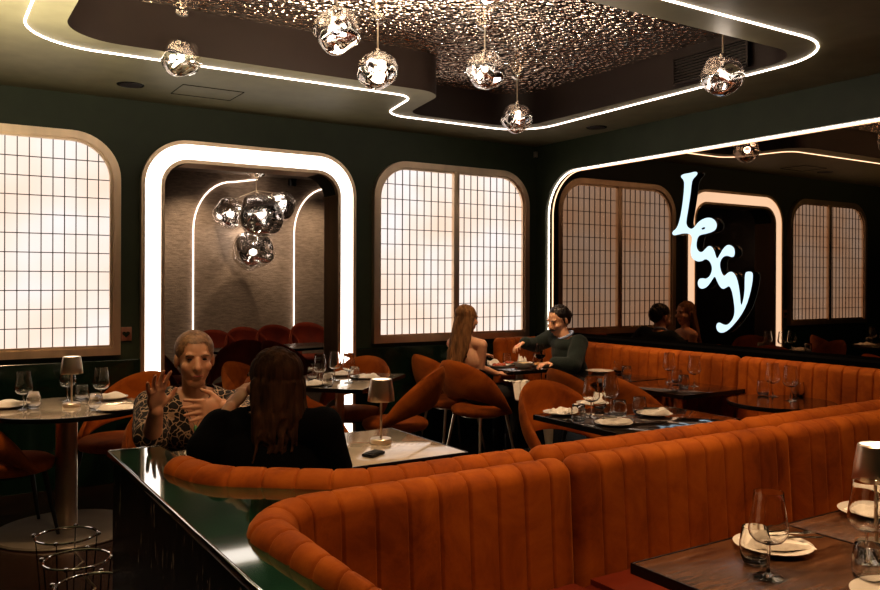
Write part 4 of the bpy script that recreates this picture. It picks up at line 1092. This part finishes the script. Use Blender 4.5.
# --- moustached diner
root = empty('person', (-.40, -1.10, 0), 0, 'person with a moustache in a dark green sweater reaching over the food table', 'person')
off = Vector(root.location)
pel = V3(-.42, -1.14, .60); chest = PW(568, 356, 7.14); neck = PW(566, 339, 7.12)
rr_ = norm(Vector((.35, 1, 0))); bodyp = []; torso(bodyp, pel, chest, neck, 1.02, 1.0, rr_)
fcg = norm(Vector((-1, .35, 0)))
shR = PW(552, 338, 7.30); shL = PW(579, 344, 7.02); elR = PW(536, 346, 7.40); wrR = PW(524, 343.5, 7.26); elL = PW(574, 366, 6.82); wrL = PW(553, 363.5, 6.92)
hc = PW(558.5, 321.5, 7.14); hp_ = []; P, HA = head(hp_, hc, (-.98, -.02, -.36), (-.15, 0, 1), 1.08)
bodyp += [('c', neck-V3(0, 0, .03), .055, hc-V3(-.01, 0, .03), .052), ('c', shR, .056, chest+V3(0, 0, .10), .08), ('c', shL, .056, chest+V3(0, 0, .10), .08)]
armp = []; arm(armp, shR, elR, wrR, 1.); arm(armp, shL, elL, wrL, 1.05)
hnd = []; hand(hnd, wrR, PW(516, 348, 7.18)-wrR, (-.1, -.3, -1), -1, .98, .5); hand(hnd, wrL, (-1, .2, -.1), (0, 0, -1), 1, 1., .4)
legs = [('c', pel+V3(-.02, .09, -.03), .09, (-.80, -.93, .55), .062), ('c', pel+V3(-.02, -.09, -.03), .09, (-.82, -1.16, .55), .062),
        ('c', (-.80, -.93, .55), .058, (-.72, -.93, .09), .038), ('c', (-.82, -1.16, .55), .058, (-.76, -1.16, .09), .038),
        ('c', (-.72, -.93, .045), .038, (-.87, -.93, .035), .032), ('c', (-.76, -1.16, .045), .038, (-.91, -1.16, .035), .032)]
body = blob('body', rel(bodyp+armp+hp_+hnd+legs, root), M['skin_pale'], root, .0055, 2)
sw = list(bodyp[:4])+bodyp[5:]+[('c', shR, .062, elR, .052), ('c', elR, .052, elR.lerp(wrR, .85), .042), ('c', shL, .064, elL, .056), ('c', elL, .056, elL.lerp(wrL, .85), .042)]
blob('sweater', rel(sw, root), M['sweater'], root, .008, 3, lambda c_: (c_+off).z > neck.z+.0 and (c_+off-neck).to_2d().length < .085, .014, lambda c_: .007*noise.noise(c_*10))
blob('trousers', rel(legs[:4]+[bodyp[0]], root), M['trouser_beige'], root, .010, 2, None, .012)
for k in (4, 5): blob('shoe', rel([legs[k]], root), M['black'], root, .008, 2, None, .010)
nb = neck-off
t = BM(); tube(t, [nb+fcg*.058*math.cos(a)+rr_*.066*math.sin(a)+V3(-.0, 0, .028-.030*math.cos(a)) for a in [2*PI*k/24 for k in range(24)]], .012, 10, True); mkobj('shirt_collar', t, M['shirt'], root)
Pl = lambda x, y, z: P(x, y, z)-off
face_parts(Pl, HA, 1.08, body, M['hair_black'])
t = BM(); tube(t, [Pl(-.034, .082, -.054), Pl(-.018, .096, -.044), Pl(0, .101, -.041), Pl(.018, .096, -.044), Pl(.034, .082, -.054)], [.003, .0075, .0075, .0075, .003], 8); mkobj('moustache', t, M['hair_black'], body)
s = 1.08
hr = [('e', Pl(0, -.026, .046), (.082*s, .092*s, .078*s), HA), ('e', Pl(0, -.062, .01), (.072*s, .050*s, .075*s), HA), ('e', Pl(0, -.105, .012), (.045*s, .035*s, .045*s), HA),
      ('c', Pl(-.076, .002, .02), .010, Pl(-.078, .004, -.02), .006), ('c', Pl(.076, .002, .02), .010, Pl(.078, .004, -.02), .006)]
blob('hair', hr, M['hair_black'], root, .0055, 2, lambda c_: (c_-Pl(0, 0, 0)).dot(HA[1]) > .055*s and (c_-Pl(0, 0, 0)).dot(HA[2]) < .070*s, 0, hairf)

# ------------------------------------------------------------------ lights
def spotl(x, y, z, tgt, power, ang, col=(1, .74, .50), rad=.06, blend=.6):
    l = bpy.data.lights.new('downlight_or_fill', 'SPOT'); l.energy = power; l.color = col; l.spot_size = R(ang); l.spot_blend = blend; l.shadow_soft_size = rad
    o = bpy.data.objects.new('downlight_or_fill', l); COL.objects.link(o); o.location = (x, y, z)
    d = Vector(tgt)-Vector((x, y, z)); o.rotation_euler = d.to_track_quat('-Z', 'Y').to_euler(); return o
def pt(x, y, z, power, col=(1, .80, .62), rad=.05):
    l = bpy.data.lights.new('lamp_light', 'POINT'); l.energy = power; l.color = col; l.shadow_soft_size = rad
    o = bpy.data.objects.new('lamp_light', l); COL.objects.link(o); o.location = (x, y, z); return o
def area(x, y, z, sx, sy, power, rot=(0, 0, 0), col=(1, .76, .55)):
    l = bpy.data.lights.new('added_uplight', 'AREA'); l.shape = 'RECTANGLE'; l.size = sx; l.size_y = sy; l.energy = power; l.color = col
    o = bpy.data.objects.new('added_uplight', l); COL.objects.link(o); o.location = (x, y, z); o.rotation_euler = rot; return o
Z = 2.86
WARM = (1, .66, .38)
for (x, y, tx, ty, tz, pw, an) in (  # ceiling downlights mixed with spots added to brighten the table base and glasses
    (-4.0, -5.05, -3.85, -4.55, .8, 58, 66), (-3.1, -5.05, -3.1, -4.55, .8, 58, 66), (-2.1, -5.05, -2.1, -4.55, .8, 58, 66), (-1.3, -5.05, -1.3, -4.55, .8, 40, 66),
    (-4.7, -5.4, -4.5, -4.6, .9, 45, 50),
    (-3.4, -5.4, -3.3, -5.3, .75, 30, 40), (-2.6, -5.4, -2.6, -5.2, .75, 30, 40),
    (-3.3, -4.4, -3.5, -3.1, .75, 60, 50), (-2.3, -3.9, -2.9, -4.3, .95, 40, 60),
    (-4.75, -3.9, -4.3, -2.6, 1.1, 60, 34), (-3.5, -3.7, -3.5, -3.1, .75, 40, 46), (-1.8, -3.4, -1.8, -3.0, .75, 60, 46),
    (-1.3, -2.4, -.4, -2.3, .8, 60, 60), (-1.2, -3.6, -.4, -3.4, .8, 55, 60), (-1.1, -1.5, -.35, -1.3, .9, 50, 60),
    (-1.6, -1.7, -1.2, -.8, .8, 60, 44), (-2.5, -1.9, -2.2, -.9, .7, 60, 44), (-4.6, -2.2, -4.4, -1.0, .75, 70, 56), (-5.4, -1.6, -4.6, -1.1, .2, 45, 50), (-5.9, -4.6, -4.7, -4.6, .4, 40, 60),
    (-1.9, -3.2, -1.9, -2.5, .8, 40, 40), (-.42, -3.25, -.5, -3.2, .7, 26, 44), (-.42, -2.3, -.5, -2.3, .7, 26, 50), (-1.7, -1.5, -.75, -.7, .8, 40, 30), (-.42, -1.5, -.45, -1.5, .7, 20, 44), (-3.3, -5.0, -3.3, -5.2, .75, 22, 40), (-3.3, -1.6, -3.3, -2.3, .8, 30, 46)):  # spots close to the mirror wall are added so glass rims catch light
    spotl(x, y, Z, (tx, ty, tz), pw, an, WARM)
# room beyond: wall washers
for x in (-3.1, -2.2, -1.3, -.4): spotl(x, 4.1, 2.97, (x, 4.75, 1.4), 70, 95, (1, .78, .56), .04, 1.)
spotl(-1.6, 2.2, 2.97, (-1.5, 2.8, .8), 35, 80, (1, .6, .4))
# pendants glow
for (p, z) in PL: pt(p.x, p.y, z, 8., (1, .86, .74), .03)
pt(pc.x, pc.y, 2.2, 10, (1, .86, .74), .05)
for x, y in lamps: spotl(x, y, ZT+.29, (x, y, 0), 1.6, 120, (1, .72, .45), .02)
# added upward area lights, unseen mid-room, brightening ceiling and hammered metal
area(-4.9, -2.6, 2.05, .8, 1.6, 60, (R(180), R(-12), 0), (1, .86, .64))
area(-3.0, -2.4, 2.25, .9, .5, 26, (R(180), 0, 0), (1, .84, .66))
area(-1.7, -2.6, 2.3, .5, .4, 5, (R(180), 0, 0), (1, .84, .70))
wd = bpy.data.worlds.new('dim_room'); scn.world = wd; wd.use_nodes = True
wd.node_tree.nodes['Background'].inputs[0].default_value = (1, .75, .55, 1); wd.node_tree.nodes['Background'].inputs[1].default_value = .02
scn.view_settings.view_transform = 'Standard'; scn.view_settings.look = 'Medium High Contrast'; scn.view_settings.exposure = 0
scn.cycles.use_denoising = True; scn.cycles.max_bounces = 10; scn.cycles.transmission_bounces = 10; scn.cycles.transparent_max_bounces = 12
scn.cycles.sample_clamp_indirect = 6; scn.cycles.caustics_refractive = False; scn.cycles.caustics_reflective = True; scn.cycles.blur_glossy = .5
